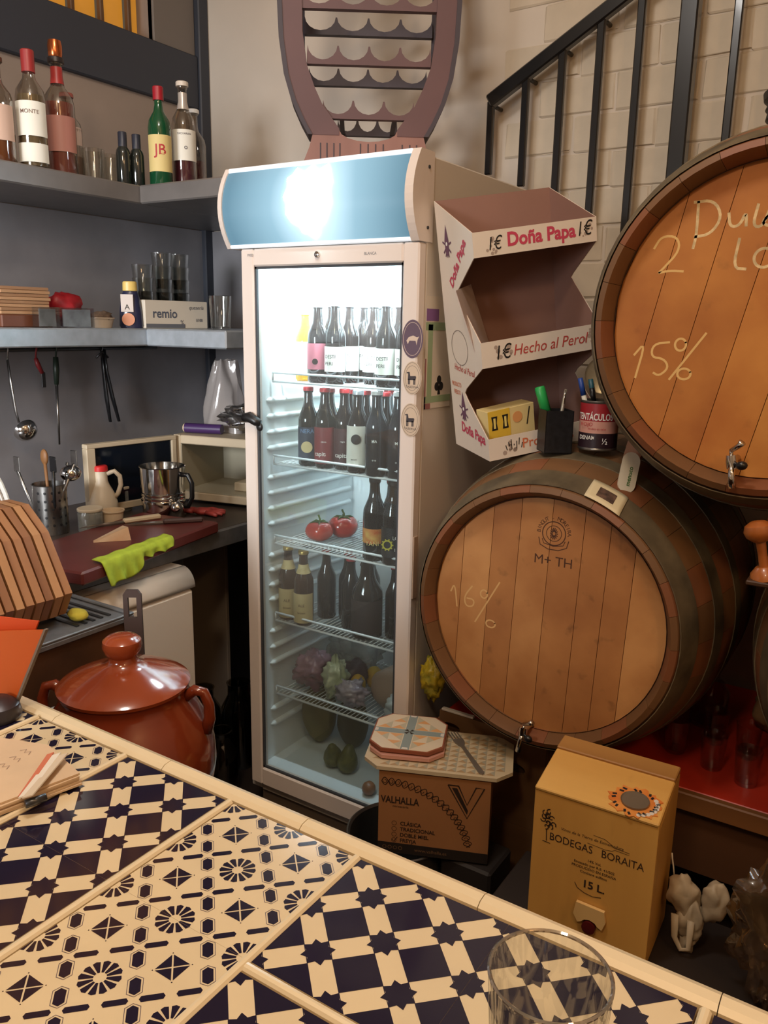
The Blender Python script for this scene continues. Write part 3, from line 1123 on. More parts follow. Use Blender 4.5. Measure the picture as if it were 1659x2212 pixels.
for k, y in enumerate((1.85, 1.914, 1.978)):
    for x, w in ((-1.3115, 'behind the first white-labelled one'), (-1.232, 'in the column left of the gap'), (-1.151, 'behind the bottle right of the gap')):
        if x == -1.232 and k > 1:
            continue
        dup(b1, (x + .004 * k, y, z1), (0, 0, radians(25 - 12 * k)), 'white-labelled beer bottle %s, %s row back on top shelf' % (w, names[k]), G1)


def pink_x(t, h, r):
    m = MB()
    m.prism(circ(.008, 16), 0, .0004, 0, frame((-.004, -r - .0012, .27 * h), (1, 0, 0), (0, 0, 1)))
    m.obj('label_shape', BEER, t)


bottle('beer_bottle', 'pink-labelled dark beer bottle near left end of the top cooler shelf', 'bottle', (-1.3735, y_ + .004, z1), BH * .985, BR, BEER, CAP_SIL, L_PINK, (.17, .50), rot=radians(30), group=G1, extra=pink_x)
dup(b1, (-1.3735, 1.852, z1), (0, 0, 1.8), 'dark beer bottle turned away behind the pink-labelled one', G1)
YEL = thin_glass('yellow_bottle_glass', (226, 196, 92), .05, .03, haze=.25, haze_rgb=(206, 170, 60))
bottle('lemon_drink_bottle', 'yellow drink bottle with white label at left end of top cooler shelf', 'bottle', (-1.437, 1.815, z1), .19, .027, YEL, CAP_WHT, L_WHITE, (.10, .56), rot=.5)

z2 = SHZ[1] + .0005
G2 = 'beer bottles on the second wire shelf'


def disc_x(mat_, dz, rr):
    def f(t, h, r):
        MB().prism(circ(rr, 24), 0, .0004, 0, frame((0, -r - .0014, dz * h), (1, 0, 0), (0, 0, 1))).obj('label_disc', mat_, t)
    return f


bottle('beer_bottle', 'navy-labelled beer bottle with cream disc, leftmost on the second shelf', 'bottle', (-1.4035, y_, z2), .218, .0285, BEER, CAP_RED, L_NAVY, (.08, .50), txt=[('NERA', .016, .45, 0)], ink=pm('label_blue_ink', (110, 140, 180), .5), rot=.5, group=G2, extra=disc_x(L_CREAM, .25, .016))
bottle('beer_bottle', 'red and black labelled beer bottle, second from left on second shelf', 'bottle', (-1.3465, y_, z2), .218, .0285, BEER, CAP_RED, L_RED, (.06, .52), txt=[('capitán', .017, .185, -.002), ('clásica', .006, .34, .002)], ink=WHITE_P, rot=.45, group=G2)
bottle('beer_bottle', 'dark red labelled beer bottle, third from left on second shelf', 'bottle', (-1.289, y_ + .012, z2), .218, .0285, BEER, CAP_RED, pm('label_dkred', (70, 22, 28), .55), (.06, .52), txt=[('capitán', .017, .185, 0), ('negra', .006, .36, 0)], ink=WHITE_P, rot=.45, group=G2)
bottle('beer_bottle', 'beer bottle with cream label and round black emblem on second shelf', 'bottle', (-1.2335, y_ - .004, z2), .218, .0295, BEER, CAP_SIL, L_WHITE, (.10, .58), txt=[('MAHON', .005, .17, -.004)], rot=.45, group=G2, extra=disc_x(INK, .42, .0135))
pt = [('MA', .010, .42, 0), ('o o', .008, .20, 0)]
bottle('beer_bottle', 'dark unlabelled bottle with white print, fifth on second shelf', 'bottle', (-1.167, y_ - .014, z2), .222, .0305, pm('dark_bottle_grey', (34, 38, 46), .08, coat=.5), CAP_WHT, MATS['dark_bottle_grey'], (.1, .5), txt=pt, ink=WHITE_P, rot=.4, group=G2)
bottle('beer_bottle', 'dark bottle with white cap beside the door rail on second shelf', 'bottle', (-1.103, y_ - .008, z2), .222, .0305, MATS['dark_bottle_grey'], CAP_WHT, MATS['dark_bottle_grey'], (.1, .5), txt=pt, ink=WHITE_P, rot=.5, group=G2)
bb = bottle('beer_bottle', 'dark beer bottle in second row behind the navy-labelled one', 'bottle', (-1.375, 1.848, z2), .212, .0285, BEER, CAP_RED, group=G2)
for x, y, l in ((-1.312, 1.85, 'dark beer bottle in second row behind the red-labelled pair'), (-1.255, 1.85, 'dark beer bottle in second row behind the cream-labelled one'), (-1.19, 1.85, 'dark beer bottle in second row left of the white caps'), (-1.13, 1.85, 'dark beer bottle in second row by the right liner wall'), (-1.22, 1.912, 'dark beer bottle deepest in the second shelf')):
    dup(bb, (x, y, z2), None, l, G2)
bottle('yellow_carton_bottle', 'pale yellow bottle deep behind the red caps of the second shelf', 'bottle', (-1.345, 1.93, z2), .205, .045, pm('pale_yellow_plastic', (206, 190, 120), .5), CAP_WHT)

z3 = SHZ[2] + .0005
G3 = 'dark bottles on the tomato shelf'
bottle('beer_bottle', 'dark bottle with flame-coloured label beside the tomatoes', 'bottle', (-1.176, 1.782, z3), .225, .031, BEER, CAP_BLK, L_OR, (.22, .40), txt=[('YANI', .017, .22, 0)], ink=pm('yellow_ink', (230, 206, 130), .6), rot=.4, group=G3)
tt = bottle('beer_bottle', 'dark bottle with yellow cog emblem at right of tomato shelf', 'bottle', (-1.112, 1.776, z3), .225, .031, BEER, CAP_BLK, pm('label_dk', (26, 24, 26), .5), (.1, .46), txt=[('LO', .014, .34, .012), ('II', .012, .2, .012)], ink=WHITE_P, rot=.4, group=G3)
cg = MB()
cX = frame((-.010, -.0322, .058), (1, 0, 0), (0, 0, 1))
cg.ribbon(circ(.0115, 24) + [(.0115, 0)], .004, cX)
for k in range(10):
    a = 2 * pi * k / 10
    cg.ribbon([(.012 * cos(a), .012 * sin(a)), (.0165 * cos(a), .0165 * sin(a))], .003, cX)
cg.obj('cog_emblem', pm('cog_yellow', (210, 196, 60), .5), tt)
bd = dup(bb, (-1.165, 1.85, z3), None, 'dark bottle behind the flame-labelled one on tomato shelf', G3)
dup(bb, (-1.095, 1.845, z3), None, 'dark bottle behind the cog-labelled one on tomato shelf', G3)
TOM = pm('tomato_skin', (196, 44, 30), .25, var=.2, scale=12, coat=.4)
STEM = pm('green_stem', (64, 84, 36), .7)


def tomato(loc, r, label, rot):
    t = thing('tomato', label, 'tomato', loc, (0, 0, rot), 'tomatoes in the cooler')
    m = MB()
    n, mm = 20, 12
    vs, fs = [(0, 0, .006)], []
    for i in range(1, mm):
        a = -pi / 2 + pi * i / mm
        for k in range(n):
            b_ = 2 * pi * k / n
            q = 1 + .05 * cos(5 * b_) * cos(a)
            zz = r * .78 * sin(a) + r * .78
            if i >= mm - 2:
                zz -= r * .07 * (i - mm + 3)
            vs.append((r * cos(a) * q * cos(b_), r * cos(a) * q * sin(b_), zz))
    vs.append((0, 0, r * 1.36))
    for k in range(n):
        k2 = (k + 1) % n
        fs.append((0, 1 + k2, 1 + k))
        for i in range(mm - 2):
            fs.append((1 + i * n + k, 1 + i * n + k2, 1 + (i + 1) * n + k2, 1 + (i + 1) * n + k))
        fs.append((1 + (mm - 2) * n + k, 1 + (mm - 2) * n + k2, len(vs) - 1))
    m.add(vs, fs, 0, True)
    m.obj('flesh', TOM, t)
    s_ = MB().tube([(0, 0, r * 1.34), (.002, 0, r * 1.6), (-.004, .002, r * 1.9)], [.004, .003, .003], 6)
    for k in range(5):
        a = 2 * pi * k / 5
        s_.tube([(0, 0, r * 1.40), (.45 * r * cos(a), .45 * r * sin(a), r * 1.44), (.7 * r * cos(a), .7 * r * sin(a), r * 1.34)], [.004, .003, .001], 5)
    s_.obj('stalk', STEM, t)


tomato((-1.405, 1.838, z3 + .001), .041, 'nearer ripe red tomato on the third wire shelf', .3)
tomato((-1.372, 1.912, z3 + .001), .045, 'farther red tomato with a long stalk on the third shelf', 1.0)

z4 = SHZ[3] + .0005
G4 = 'bottles on the fourth wire shelf'
bl = bottle('beer_bottle', 'brown beer bottle with cream label, leftmost on the fourth shelf', 'bottle', (-1.4805, 1.786, z4), .222, .0292, BEER2, CAP_GLD, L_CREAM, (.04, .44), txt=[('ALE', .012, .28, 0), ('brown', .009, .18, 0)], ink=pm('brown_ink', (104, 84, 56), .6), neck=L_CREAM, rot=.5, group=G4)
dup(bl, (-1.4155, 1.776, z4), (0, 0, .42), 'brown beer bottle with cream label, second on the fourth shelf', G4)
dup(bb, (-1.395, 1.86, z4), None, 'dark bottle just behind the cream-labelled pair on fourth shelf', G4)
for x, y, l in ((-1.33, 1.88, 'dark bottle middle left of the fourth shelf'), (-1.285, 1.83, 'dark bottle in the middle of the fourth shelf'), (-1.27, 1.91, 'dark bottle deep in the middle of fourth shelf'), (-1.14, 1.84, 'dark bottle behind the big one on fourth shelf'), (-1.085, 1.80, 'dark bottle by the right liner wall on fourth shelf')):
    dup(bb, (x, y, z4), None, l, G4)
bottle('large_bottle', 'big stout dark bottle with dark label at front of fourth shelf', 'bottle', (-1.208, 1.80, z4), .222, .044, BEER, CAP_BLK, pm('label_brown_dk', (52, 38, 36), .6), (.08, .52), rot=.4, capw=.34)

# ---- vegetables in the bottom of the cooler
z5 = SHZ[4] + .001
VEG_P = pm('purple_leaf', (112, 66, 92), .3, rgb2=(164, 128, 148), scale=14, bump=.4, coat=.5)
VEG_G = pm('pale_green_leaf', (150, 164, 118), .35, rgb2=(206, 212, 184), scale=14, bump=.4, coat=.5)
VEG_L = pm('lilac_leaf', (122, 106, 132), .3, rgb2=(176, 166, 176), scale=16, bump=.4, coat=.5)
LEMON = pm('lemon_skin', (214, 164, 30), .45, var=.1, scale=60, bump=.1)


def lump(name, label, cat, c, r, mat_, jit=.2, seed=1, freq=1.8, group=None, n=22, crease=0.0):
    m = MB().ball((0, 0, r[2]), r, n, jit=jit, seed=seed, freq=freq)
    if crease:
        q = []
        for v in m.v:
            d = Vector((v[0] / r[0], v[1] / r[1], (v[2] - r[2]) / r[2]))
            s = 1 + crease * (abs(noise.noise(d * 3.1 + Vector((seed, 0, 0)))) * 1.6 - .4) + crease * .5 * noise.noise(d * 8 + Vector((0, seed, 0)))
            q.append((v[0] * s, v[1] * s, r[2] + (v[2] - r[2]) * s))
        m.v = q
    zmin = min(p[2] for p in m.v)
    m.v = [(x, y, z - zmin) for x, y, z in m.v]
    o = m.obj(name, mat_, None, None, c)
    return tag(o, label, cat, group)


lump('red_cabbage', 'purple red cabbage in film at left of the vegetable shelf', 'cabbage', (-1.425, 1.835, z5), (.060, .055, .052), VEG_P, .16, 2, n=40, crease=.3)
lump('beetroot_bag', 'dark purple vegetable bag behind the wrapped lettuce', 'vegetable', (-1.335, 1.915, z5), (.05, .045, .045), pm('dark_purple_leaf', (74, 50, 62), .4, var=.3, scale=12), .15, 4)
lump('wrapped_lettuce', 'pale green lettuce wrapped in clear film', 'lettuce', (-1.328, 1.815, z5), (.036, .036, .058), VEG_G, .14, 5, n=40, crease=.3)
lump('lilac_onion_bag', 'lilac onions in shiny film at the shelf front', 'onions', (-1.262, 1.800, z5), (.050, .034, .036), VEG_L, .18, 6, n=40, crease=.3)
lump('lemon', 'yellow lemon lying between the vegetable bags', 'lemon', (-1.292, 1.88, z5 + .0), (.024, .026, .032), LEMON, .03, 7, group='lemons')
lump('lemon', 'second lemon, orange-yellow, lying deeper on the vegetable shelf', 'lemon', (-1.275, 1.945, z5), (.026, .026, .036), LEMON, .03, 8, group='lemons')
lump('white_cabbage', 'pinkish white cabbage at right of the vegetable shelf', 'cabbage', (-1.150, 1.860, z5), (.070, .060, .062), pm('white_cabbage_leaf', (190, 160, 140), .45, var=.15, scale=8), .08, 9)
lump('paper_parcel', 'white paper parcel hanging over the vegetable shelf edge', 'parcel', (-1.100, 1.790, z5), (.034, .026, .038), pm('parcel_paper', (206, 216, 222), .6), .22, 10, n=32, crease=.25)
lump('plastic_bag', 'cloudy plastic bag lying over the red cabbage', 'bag', (-1.375, 1.985, z5), (.085, .06, .085), thin_glass('cloudy_film', (236, 236, 234), .1, .15, haze=.3, bump=.5), .25, 11, n=40, crease=.3)
zb5 = IZ0 + .0025
lump('melon', 'large dull green melon standing on the cooler floor', 'melon', (-1.455, 1.905, zb5), (.055, .055, .10), pm('melon_skin', (128, 118, 58), .5, rgb2=(98, 92, 46), scale=10, bump=.2), .03, 12)
lump('squash', 'dark green squash lying behind the avocados', 'squash', (-1.345, 1.93, zb5), (.055, .04, .085), pm('squash_skin', (92, 88, 54), .5, var=.2, scale=9), .05, 15)


def pear(x, y, s_, label, tilt, lz):
    p = [(0, 0), (.018, .002), (.028, .014), (.030, .028), (.026, .046), (.018, .062), (.013, .074), (.008, .080), (0, .082)]
    p = [(r_ * s_, z_ * s_) for r_, z_ in p]
    m = MB().lathe(p, 20, 0, TR(rx=tilt))
    zm = min(q[2] for q in m.v)
    m.v = [(a, b_, c - zm) for a, b_, c in m.v]
    tag(m.obj('avocado', pm('avocado_skin', (112, 108, 44), .4, var=.25, scale=50, bump=.15), None, None, (x, y, zb5), (0, 0, lz)), label, 'avocado', 'avocados on the cooler floor')


pear(-1.330, 1.812, 1.0, 'left green avocado on the cooler floor', .35, .4)
pear(-1.275, 1.800, 1.05, 'right green avocado on the cooler floor', -.15, -.3)
lump('onion', 'brown onion by the front edge of the cooler floor', 'onion', (-1.152, 1.738, zb5), (.02, .02, .02), pm('onion_skin', (150, 96, 60), .4, var=.2, scale=20), .03, 14)


# ------------------------------------------------------------------ rack standing on the cooler
RACK_M = wood('rack_wood', (104, 72, 72), (82, 56, 58), 7, (.3, 1, .3), .6)
RACK_D = wood('rack_wood_dark', (64, 54, 62), (50, 42, 50), 7, (.3, 1, .3), .6)
rk = thing('bottle_rack', 'barrel-shaped wooden bottle rack with scalloped bars on top of the cooler', 'rack', (-1.313, 1.93, 1.8745), (0, 0, radians(35)))
RX = frame((0, 0, 0), (1, 0, 0), (0, 0, 1))          # local xz plane, +z of the frame looks to -y
zb = 1.8745
oL = [(-.185, 1.8745), (-.168, 1.917), (-.154, 1.95), (-.146, 1.979), (-.167, 2.015), (-.189, 2.062), (-.207, 2.121), (-.219, 2.206), (-.223, 2.30), (-.219, 2.42), (-.207, 2.52), (-.185, 2.60), (-.150, 2.67)]
iL = [(-.09, 2.66), (-.12, 2.60), (-.145, 2.52), (-.160, 2.42), (-.172, 2.30), (-.171, 2.223), (-.16, 2.146), (-.141, 2.095), (-.12, 2.052), (-.076, 1.995), (-.076, 1.979)]
stv = oL[3:] + iL
for sgn in (-1, 1):
    p = [(x * -sgn, z - zb) for x, z in stv]
    MB().prism(p, 0, .03, 0, RX).obj('side_stave', RACK_M, rk)
    o_ = [(x * -sgn, z - zb) for x, z in oL[3:]]
    o2 = [((abs(x) + .012) * sgn, z - zb) for x, z in oL[3:]]
    MB().prism(o_ + list(reversed(o2)), -.06, .034, 0, RX).obj('bent_cheek', RACK_D, rk)


def scal(mb, xa, xb, zb_, n, y0, y1, h=.044, low=.011, edge=.0):
    pts = [(xa, zb_), (xb, zb_)]
    w = (xb - xa) / n
    pts.append((xb, zb_ + h * .55))
    for k in range(n):
        x1_ = xb - k * w
        for j in range(0, 9):
            a = pi * j / 8
            pts.append((x1_ - w / 2 + (w / 2 - .002) * cos(a), zb_ + h - (h - low) * sin(a)))
    pts.append((xa, zb_ + h * .55))
    return mb.prism(pts, y0, y1, 0, RX)


for z_, hw, n in ((2.02, .120, 3), (2.149, .160, 4), (2.278, .172, 4), (2.407, .164, 4), (2.536, .142, 4)):
    scal(MB(), -hw, hw, z_ - zb, n, .004, .024).obj('front_bar', RACK_M, rk)
    hw2 = hw + .006
    scal(MB(), -hw2 if z_ > 2.1 else -.085, hw2 if z_ > 2.1 else .085, z_ - zb, n, -.19, -.17).obj('rear_bar', RACK_D, rk)
for sgn in (-1, 1):
    MB().prism([(sgn * .178, 2.17 - zb), (sgn * .20, 2.17 - zb), (sgn * .20, 2.50 - zb), (sgn * .178, 2.50 - zb)], -.20, -.19, 0, RX).obj('rear_upright', RACK_D, rk)
    MB().box(sgn * .189 - .011, sgn * .189 + .011, .0, .20, 2.20 - zb, 2.23 - zb).box(sgn * .07 - .006, sgn * .07 + .006, -.004, .17, 2.022 - zb, 2.03 - zb).obj('tie_bar', RACK_D, rk)
ft = [(-.185, 0), (.185, 0), (.168, .042), (.154, .075), (.146, .105), (.076, .118)] + [(.076 * cos(a), .118 - .028 * sin(a)) for a in [pi * k / 8 for k in range(1, 8)]] + [(-.076, .118), (-.146, .105), (-.154, .075), (-.168, .042)]
fo = MB().prism(ft, 0, .028, 0, RX).obj('fluted_foot', wood('rack_foot', (150, 108, 98), (124, 86, 78), 7, (1, 1, .1)), rk)
gv = MB()
for x in (-.125, -.108, -.09, -.074, -.02, .0, .02, .04, .09, .11, .128):
    gv.box(x - .0016, x + .0016, -.0292, -.0275, .02, .085)
gv.obj('flute_grooves', RACK_D, fo)

# ------------------------------------------------------------------ bottles and small things on the upper shelf
ZU = 1.8845
LIQ_PINK = pm('pink_liquor', (150, 84, 76), .15, coat=.5)
LIQ_AMB = pm('amber_liquor', (120, 66, 34), .15, coat=.5)
LIQ_PUR = pm('purple_liquor', (96, 48, 62), .15, coat=.5)
CLEARB = thin_glass('bottle_clear', (224, 220, 214), .08, .04, edge=.55)
GREENB = pm('green_bottle_glass', (18, 70, 42), .08, coat=.6)


def spirit(h, r):
    return [(0, .003), (r * .9, 0), (r, .006), (r, h * .60), (r * .9, h * .67), (r * .45, h * .76), (r * .36, h * .82), (r * .36, h * .93), (r * .42, h * .94), (r * .42, h * .965), (0, h * .965)]


def fill(mat_, top):
    def f(t, h, r):
        MB().lathe([(0, .006), (r * .9, .006), (r * .92, .012), (r * .92, top * h), (0, top * h)], 20).obj('liquor', mat_, t)
    return f


ROT_S = radians(48)
bottle('liquor_bottle', 'clear bottle with brown cap and pinkish label at left end of upper shelf', 'bottle', (-2.085, 1.365, ZU), .26, .038, CLEARB, pm('cap_brown', (92, 58, 40), .4), pm('label_rose', (196, 164, 146), .6), (.22, .55), prof=spirit, rot=ROT_S, extra=fill(LIQ_AMB, .4))


def wx(t, h, r):
    MB().lathe([(r + .0007, .05 * h), (r + .0007, .21 * h)], 14, 0, None, True, -pi / 2 - 1.3, -pi / 2 + 1.3).obj('lower_label', L_WHITE, t)
    fill(pm('white_wine_liquor', (120, 104, 78), .15, coat=.5), .62)(t, h, r)


bottle('liquor_bottle', 'red-capped clear bottle with two cream labels on the upper shelf', 'bottle', (-2.06, 1.445, ZU), .292, .038, CLEARB, pm('cap_foil_red', (150, 44, 44), .4), L_WHITE, (.27, .56), prof=spirit, rot=ROT_S, txt=[('MONTE', .014, .47, 0)], ink=pm('label_brown_ink', (110, 84, 70), .6), extra=wx, capw=.45, caph=.17)


def px_(t, h, r):
    MB().lathe([(.0165, h), (.0185, h + .006), (.0195, h + .028), (.017, h + .042), (0, h + .044)], 18).obj('copper_stopper', pm('copper', (190, 104, 60), .22, .9), t)
    fill(LIQ_PINK, .62)(t, h, r)


bottle('liquor_bottle', 'tall bottle of pink liquor with a copper stopper on the upper shelf', 'bottle', (-2.09, 1.553, ZU), .305, .042, CLEARB, pm('collar_black', (40, 30, 30), .4), pm('label_clear_pink', (176, 120, 108), .5), (.2, .5), prof=spirit, rot=ROT_S, neck=pm('neck_red', (164, 50, 48), .4), nz=(.78, .92), extra=px_)
bottle('liquor_bottle', 'clear bottle with red and white band label behind the copper-stoppered one', 'bottle', (-2.17, 1.640, ZU), .245, .038, CLEARB, pm('cap_rosy', (160, 84, 74), .4), pm('label_redwhite', (212, 190, 178), .6), (.42, .62), prof=spirit, rot=ROT_S, txt=[('ROJO', .012, .54, 0)], ink=RED_INK, extra=fill(pm('pale_liquor', (150, 122, 104), .2), .3))
bottle('liquor_bottle', 'green whisky bottle with red cap and cream label on the upper shelf', 'bottle', (-2.0 + .0, 1.832, ZU), .285, .034, GREENB, pm('cap_deep_red', (160, 26, 40), .4), pm('label_yellow_cream', (216, 194, 130), .6), (.16, .52), prof=spirit, rot=ROT_S, txt=[('JB', .042, .37, 0)], ink=RED_INK, capw=.46, caph=.12)
bottle('liquor_bottle', 'white-capped bottle of purple liquor with pale label by the shelf corner', 'bottle', (-1.985, 1.915, ZU), .315, .036, CLEARB, pm('cap_pearl', (214, 202, 188), .35), L_WHITE, (.28, .56), prof=spirit, rot=ROT_S, txt=[('PACHARAN', .008, .52, 0), ('o', .02, .40, .004)], ink=pm('label_grey_ink', (96, 92, 96), .6), extra=fill(LIQ_PUR, .40), neck=pm('neck_foil', (196, 186, 176), .3, .4), nz=(.75, .9))
bottle('liquor_bottle', 'clear bottle half hidden behind the white-capped one on upper shelf', 'bottle', (-2.06, 2.03, ZU), .27, .038, CLEARB, CAP_WHT, None, prof=spirit, extra=fill(LIQ_PUR, .42))
mn = bottle('mixer_bottle', 'small dark mixer bottle, left one beside the green whisky bottle', 'bottle', (-2.06, 1.742, ZU), .150, .021, pm('mixer_dark', (34, 38, 36), .1, coat=.6), pm('mixer_cap', (44, 46, 58), .4), None, prof=spirit, caph=.28, capw=.62, group='small mixer bottles')
dup(mn, (-2.05, 1.785, ZU), None, 'small dark mixer bottle, right one touching the green whisky bottle', 'small mixer bottles')


def glass_cup(name, label, cat, loc, h, rb, rt_, th=.0018, group=None, mat_=GLASS):
    p = [(0, 0), (rb * .92, 0), (rb, .003), (rt_, h - .001), (rt_ - th * .5, h), (rt_ - th, h - .001), (rb - th, .009), (0, .008)]
    o = MB().lathe(p, 32).obj(name, mat_, None, None, loc)
    return tag(o, label, cat, group)


glass_cup('drinking_glass', 'plain tumbler left of the small mixer bottles on upper shelf', 'glass', (-2.13, 1.69, ZU), .10, .028, .033)
glass_cup('drinking_glass', 'plain tumbler tucked behind the two small mixer bottles', 'glass', (-2.16, 1.775, ZU), .10, .028, .033)

# ------------------------------------------------------------------ lower shelf
ZM = 1.4725
bx = thing('serving_tray_stack', 'brown wooden tray holding a tan stack of paper mats on lower shelf', 'tray', (-2.14, 1.385, ZM))
MB().box(-.085, .085, -.078, .078, 0, .034, .003).obj('tray_box', wood('tray_wood', (116, 66, 40), (84, 46, 28), 6, (1, .1, 1)), bx)
for k in range(8):
    zz = .0345 + k * .0092
    o = MB().box(-.08, .08, -.075, .075, 0, .0085, .001).obj('paper_mat', pm('mat_tan_%d' % (k % 2), ((168, 128, 92), (146, 108, 76))[k % 2], .7), bx)
    o.location = (random.uniform(-.004, .004), random.uniform(-.003, .004), zz)
    o.rotation_euler = (0, 0, random.uniform(-.03, .03))
ACR = thin_glass('acrylic', (244, 246, 248), .10, .03, edge=.5)
for y0, y1, l, c in ((1.388, 1.452, 'left clear acrylic holder with small dark card on lower shelf', (150, 150, 146)), (1.462, 1.566, 'right clear acrylic holder with pale landscape card on lower shelf', (196, 204, 208))):
    t = thing('card_box', l, 'holder', (-2.025, (y0 + y1) / 2, ZM), (0, 0, 0), 'clear acrylic holders')
    w = (y1 - y0) / 2
    MB().box(-.016, .016, -w, w, 0, .003).box(.013, .016, -w, w, .003, .055).box(-.016, -.013, -w, w, .003, .055).box(-.013, .013, -w, -w + .002, .003, .055).box(-.013, .013, w - .002, w, .003, .055).obj('acrylic_shell', ACR, t)
    MB().box(.004, .006, -w + .006, w - .006, .0035, .05).obj('card', pm('card_%d' % c[0], c, .5, rgb2=tuple(int(v * .7) for v in c), scale=30), t)
lump('red_bundle', 'bright red crumpled bundle behind the acrylic holders', 'cloth', (-2.11, 1.535, ZM), (.04, .056, .047), pm('red_cloth', (176, 30, 40), .5, var=.25, scale=20, bump=.4), .22, 21)
t = thing('food_tub', 'pale plastic tub filled with brown crumbs on lower shelf', 'tub', (-2.08, 1.645, ZM))
MB().lathe([(0, 0), (.030, 0), (.037, .026), (.040, .027), (.040, .030), (.035, .030), (.028, .004), (0, .004)], 24).obj('tub', pm('tub_plastic', (190, 172, 150), .4), t)
MB().ball((0, 0, .030), (.033, .033, .018), 16, jit=.2, seed=4, freq=4).obj('crumbs', pm('crumb_brown', (112, 90, 72), .9, var=.3, scale=80), t)
t = thing('sauce_bottle', 'dark blue squeeze sauce bottle with a yellow cap on lower shelf', 'bottle', (-2.06, 1.742, ZM), (0, 0, radians(48)))
p = [(0, 0), (.033, 0), (.036, .008), (.034, .05), (.028, .09), (.022, .108), (.0195, .112)]
MB().lathe(p, 24, 0, TR(s=(1, .62, 1))).obj('bottle_body', pm('sauce_navy', (34, 36, 62), .3, coat=.3), t)
MB().lathe([(.0195, .110), (.022, .112), (.021, .136), (.018, .139), (0, .139)], 20, 0, TR(s=(1, .8, 1))).obj('yellow_cap', pm('cap_yellow', (214, 184, 104), .4), t)
lb_ = MB().box(-.028, .008, -.0232, -.0226, .048, .100)
lb_.text('A', .022, frame((-.010, -.0240, .062), (1, 0, 0), (0, 0, 1)), 1)
lb_.obj('upper_label', [pm('sauce_label', (206, 196, 190), .5), INK], t)
MB().prism(circ(.019, 20, -.008, .026), 0, .0006, 0, frame((0, -.0238, 0), (1, 0, 0), (0, 0, 1))).obj('peach_picture', pm('peach', (214, 148, 116), .5), t)
t = thing('cardboard_box', 'white printed cardboard box under the tall glasses on lower shelf', 'box', (-2.045, 1.895, ZM), (0, 0, radians(-4)))
MB().box(-.03, .03, -.128, .122, 0, .086, .002).obj('carton', pm('white_carton', (206, 196, 180), .6), t)
BXI = pm('grey_blue_ink', (84, 88, 100), .6)
for s_, sz, y, z, kw in (('remio', .040, -.052, .045, dict(bold=.02)), ('%', .022, .015, .018, {}), ('quesería', .018, .074, .066, dict(shear=.3)), ('1/100', .013, .085, .026, dict(bold=.03))):
    MB().text(s_, sz, frame((.0305, y, z), (0, 1, 0), (0, 0, 1)), **kw).obj('box_print', BXI, t)
MB().box(.0302, .0308, -.125, .026, .002, .014).obj('box_band', pm('band_grey', (96, 98, 104), .6), t)
GG = 'tall stacked glasses on the lower shelf'
n_ = 0
for (x, y), cnt in (((-2.165, 1.885), 3), ((-2.165, 1.968), 4), ((-2.165, 2.045), 4)):
    for k in range(cnt):
        w_ = ('left', 'middle', 'right')[n_]
        q = ('bottom', 'second', 'third', 'topmost')[k] if cnt == 4 else ('bottom', 'middle', 'topmost')[k]
        glass_cup('tall_glass', '%s tall glass of the %s stack behind the white box' % (q, w_), 'glass', (x, y, ZM + .0005 + k * .0425), .115, .026, .034, group=GG)
    n_ += 1
glass_cup('drinking_glass', 'single tumbler on the lower shelf beside the cooler', 'glass', (-1.80, 1.862, ZM + .0005), .10, .029, .034)

# ------------------------------------------------------------------ utensils hanging under the lower shelf
tag(objw(MB().tube([(-2.3, 1.2, 1.402), (-2.3, 2.05, 1.402)], .006, 8).tube([(-2.3, 1.25, 1.402), (-2.3, 1.25, 1.421)], .005, 6).tube([(-2.3, 2.0, 1.402), (-2.3, 2.0, 1.421)], .005, 6), 'utensil_rail', STEEL_DK), 'thin steel rail under the lower shelf carrying utensils', 'rail')


def hook(mb, x, y, z):
    mb.tube([(x, y, z - .03), (x + .004, y, z - .008), (x + .009, y, z + .004), (x + .002, y, z + .011), (x - .008, y, z + .004)], .0028, 6)


t = thing('soup_ladle', 'long steel soup ladle hanging at the left under the shelf', 'ladle', (-2.3, 1.482, 1.13))
m = MB()
hook(m, -2.3, 1.470, 1.402)
m.tube([(-2.3, 1.470, 1.375), (-2.296, 1.472, 1.30), (-2.290, 1.476, 1.22), (-2.283, 1.480, 1.185)], [.005, .007, .006, .005], 8, flat=.5)
objw(m, 'handle', STEEL, t)
m = MB()
prof_b = [(.0, -.034)] + [(.036 * sin(a), -.034 * cos(a)) for a in [pi / 2 * k / 8 for k in range(1, 9)]] + [(.034, 0)] + [(.034 * sin(a), -.032 * cos(a)) for a in [pi / 2 * k / 8 for k in range(7, -1, -1)]]
m.lathe(prof_b, 24, 0, TR(-2.262, 1.484, 1.165, ry=radians(-62)))
objw(m, 'bowl', CHROME, t)
t = thing('sharpening_steel', 'thin rod utensil with dark green handle hanging on the rail', 'utensil', (-2.3, 1.63, 1.10))
m = MB()
hook(m, -2.3, 1.636, 1.402)
m.tube([(-2.3, 1.636, 1.378), (-2.3, 1.635, 1.34), (-2.3, 1.632, 1.292)], [.008, .010, .007], 8)
objw(m, 'handle', pm('handle_green', (36, 48, 38), .4), t)
objw(MB().tube([(-2.3, 1.632, 1.292), (-2.3, 1.627, 1.10)], [.005, .003], 8), 'rod', STEEL, t)
t = thing('red_handled_peeler', 'small red-handled peeler hanging on the rail', 'utensil', (-2.3, 1.575, 1.29))
m = MB()
hook(m, -2.3, 1.565, 1.402)
m.tube([(-2.3, 1.565, 1.376), (-2.3, 1.572, 1.355), (-2.3, 1.584, 1.33)], [.006, .008, .006], 8)
objw(m, 'handle', pm('handle_red', (140, 40, 44), .4), t)
objw(MB().box(-2.302, -2.298, 1.580, 1.594, 1.285, 1.332, .001), 'blade', STEEL_DK, t)
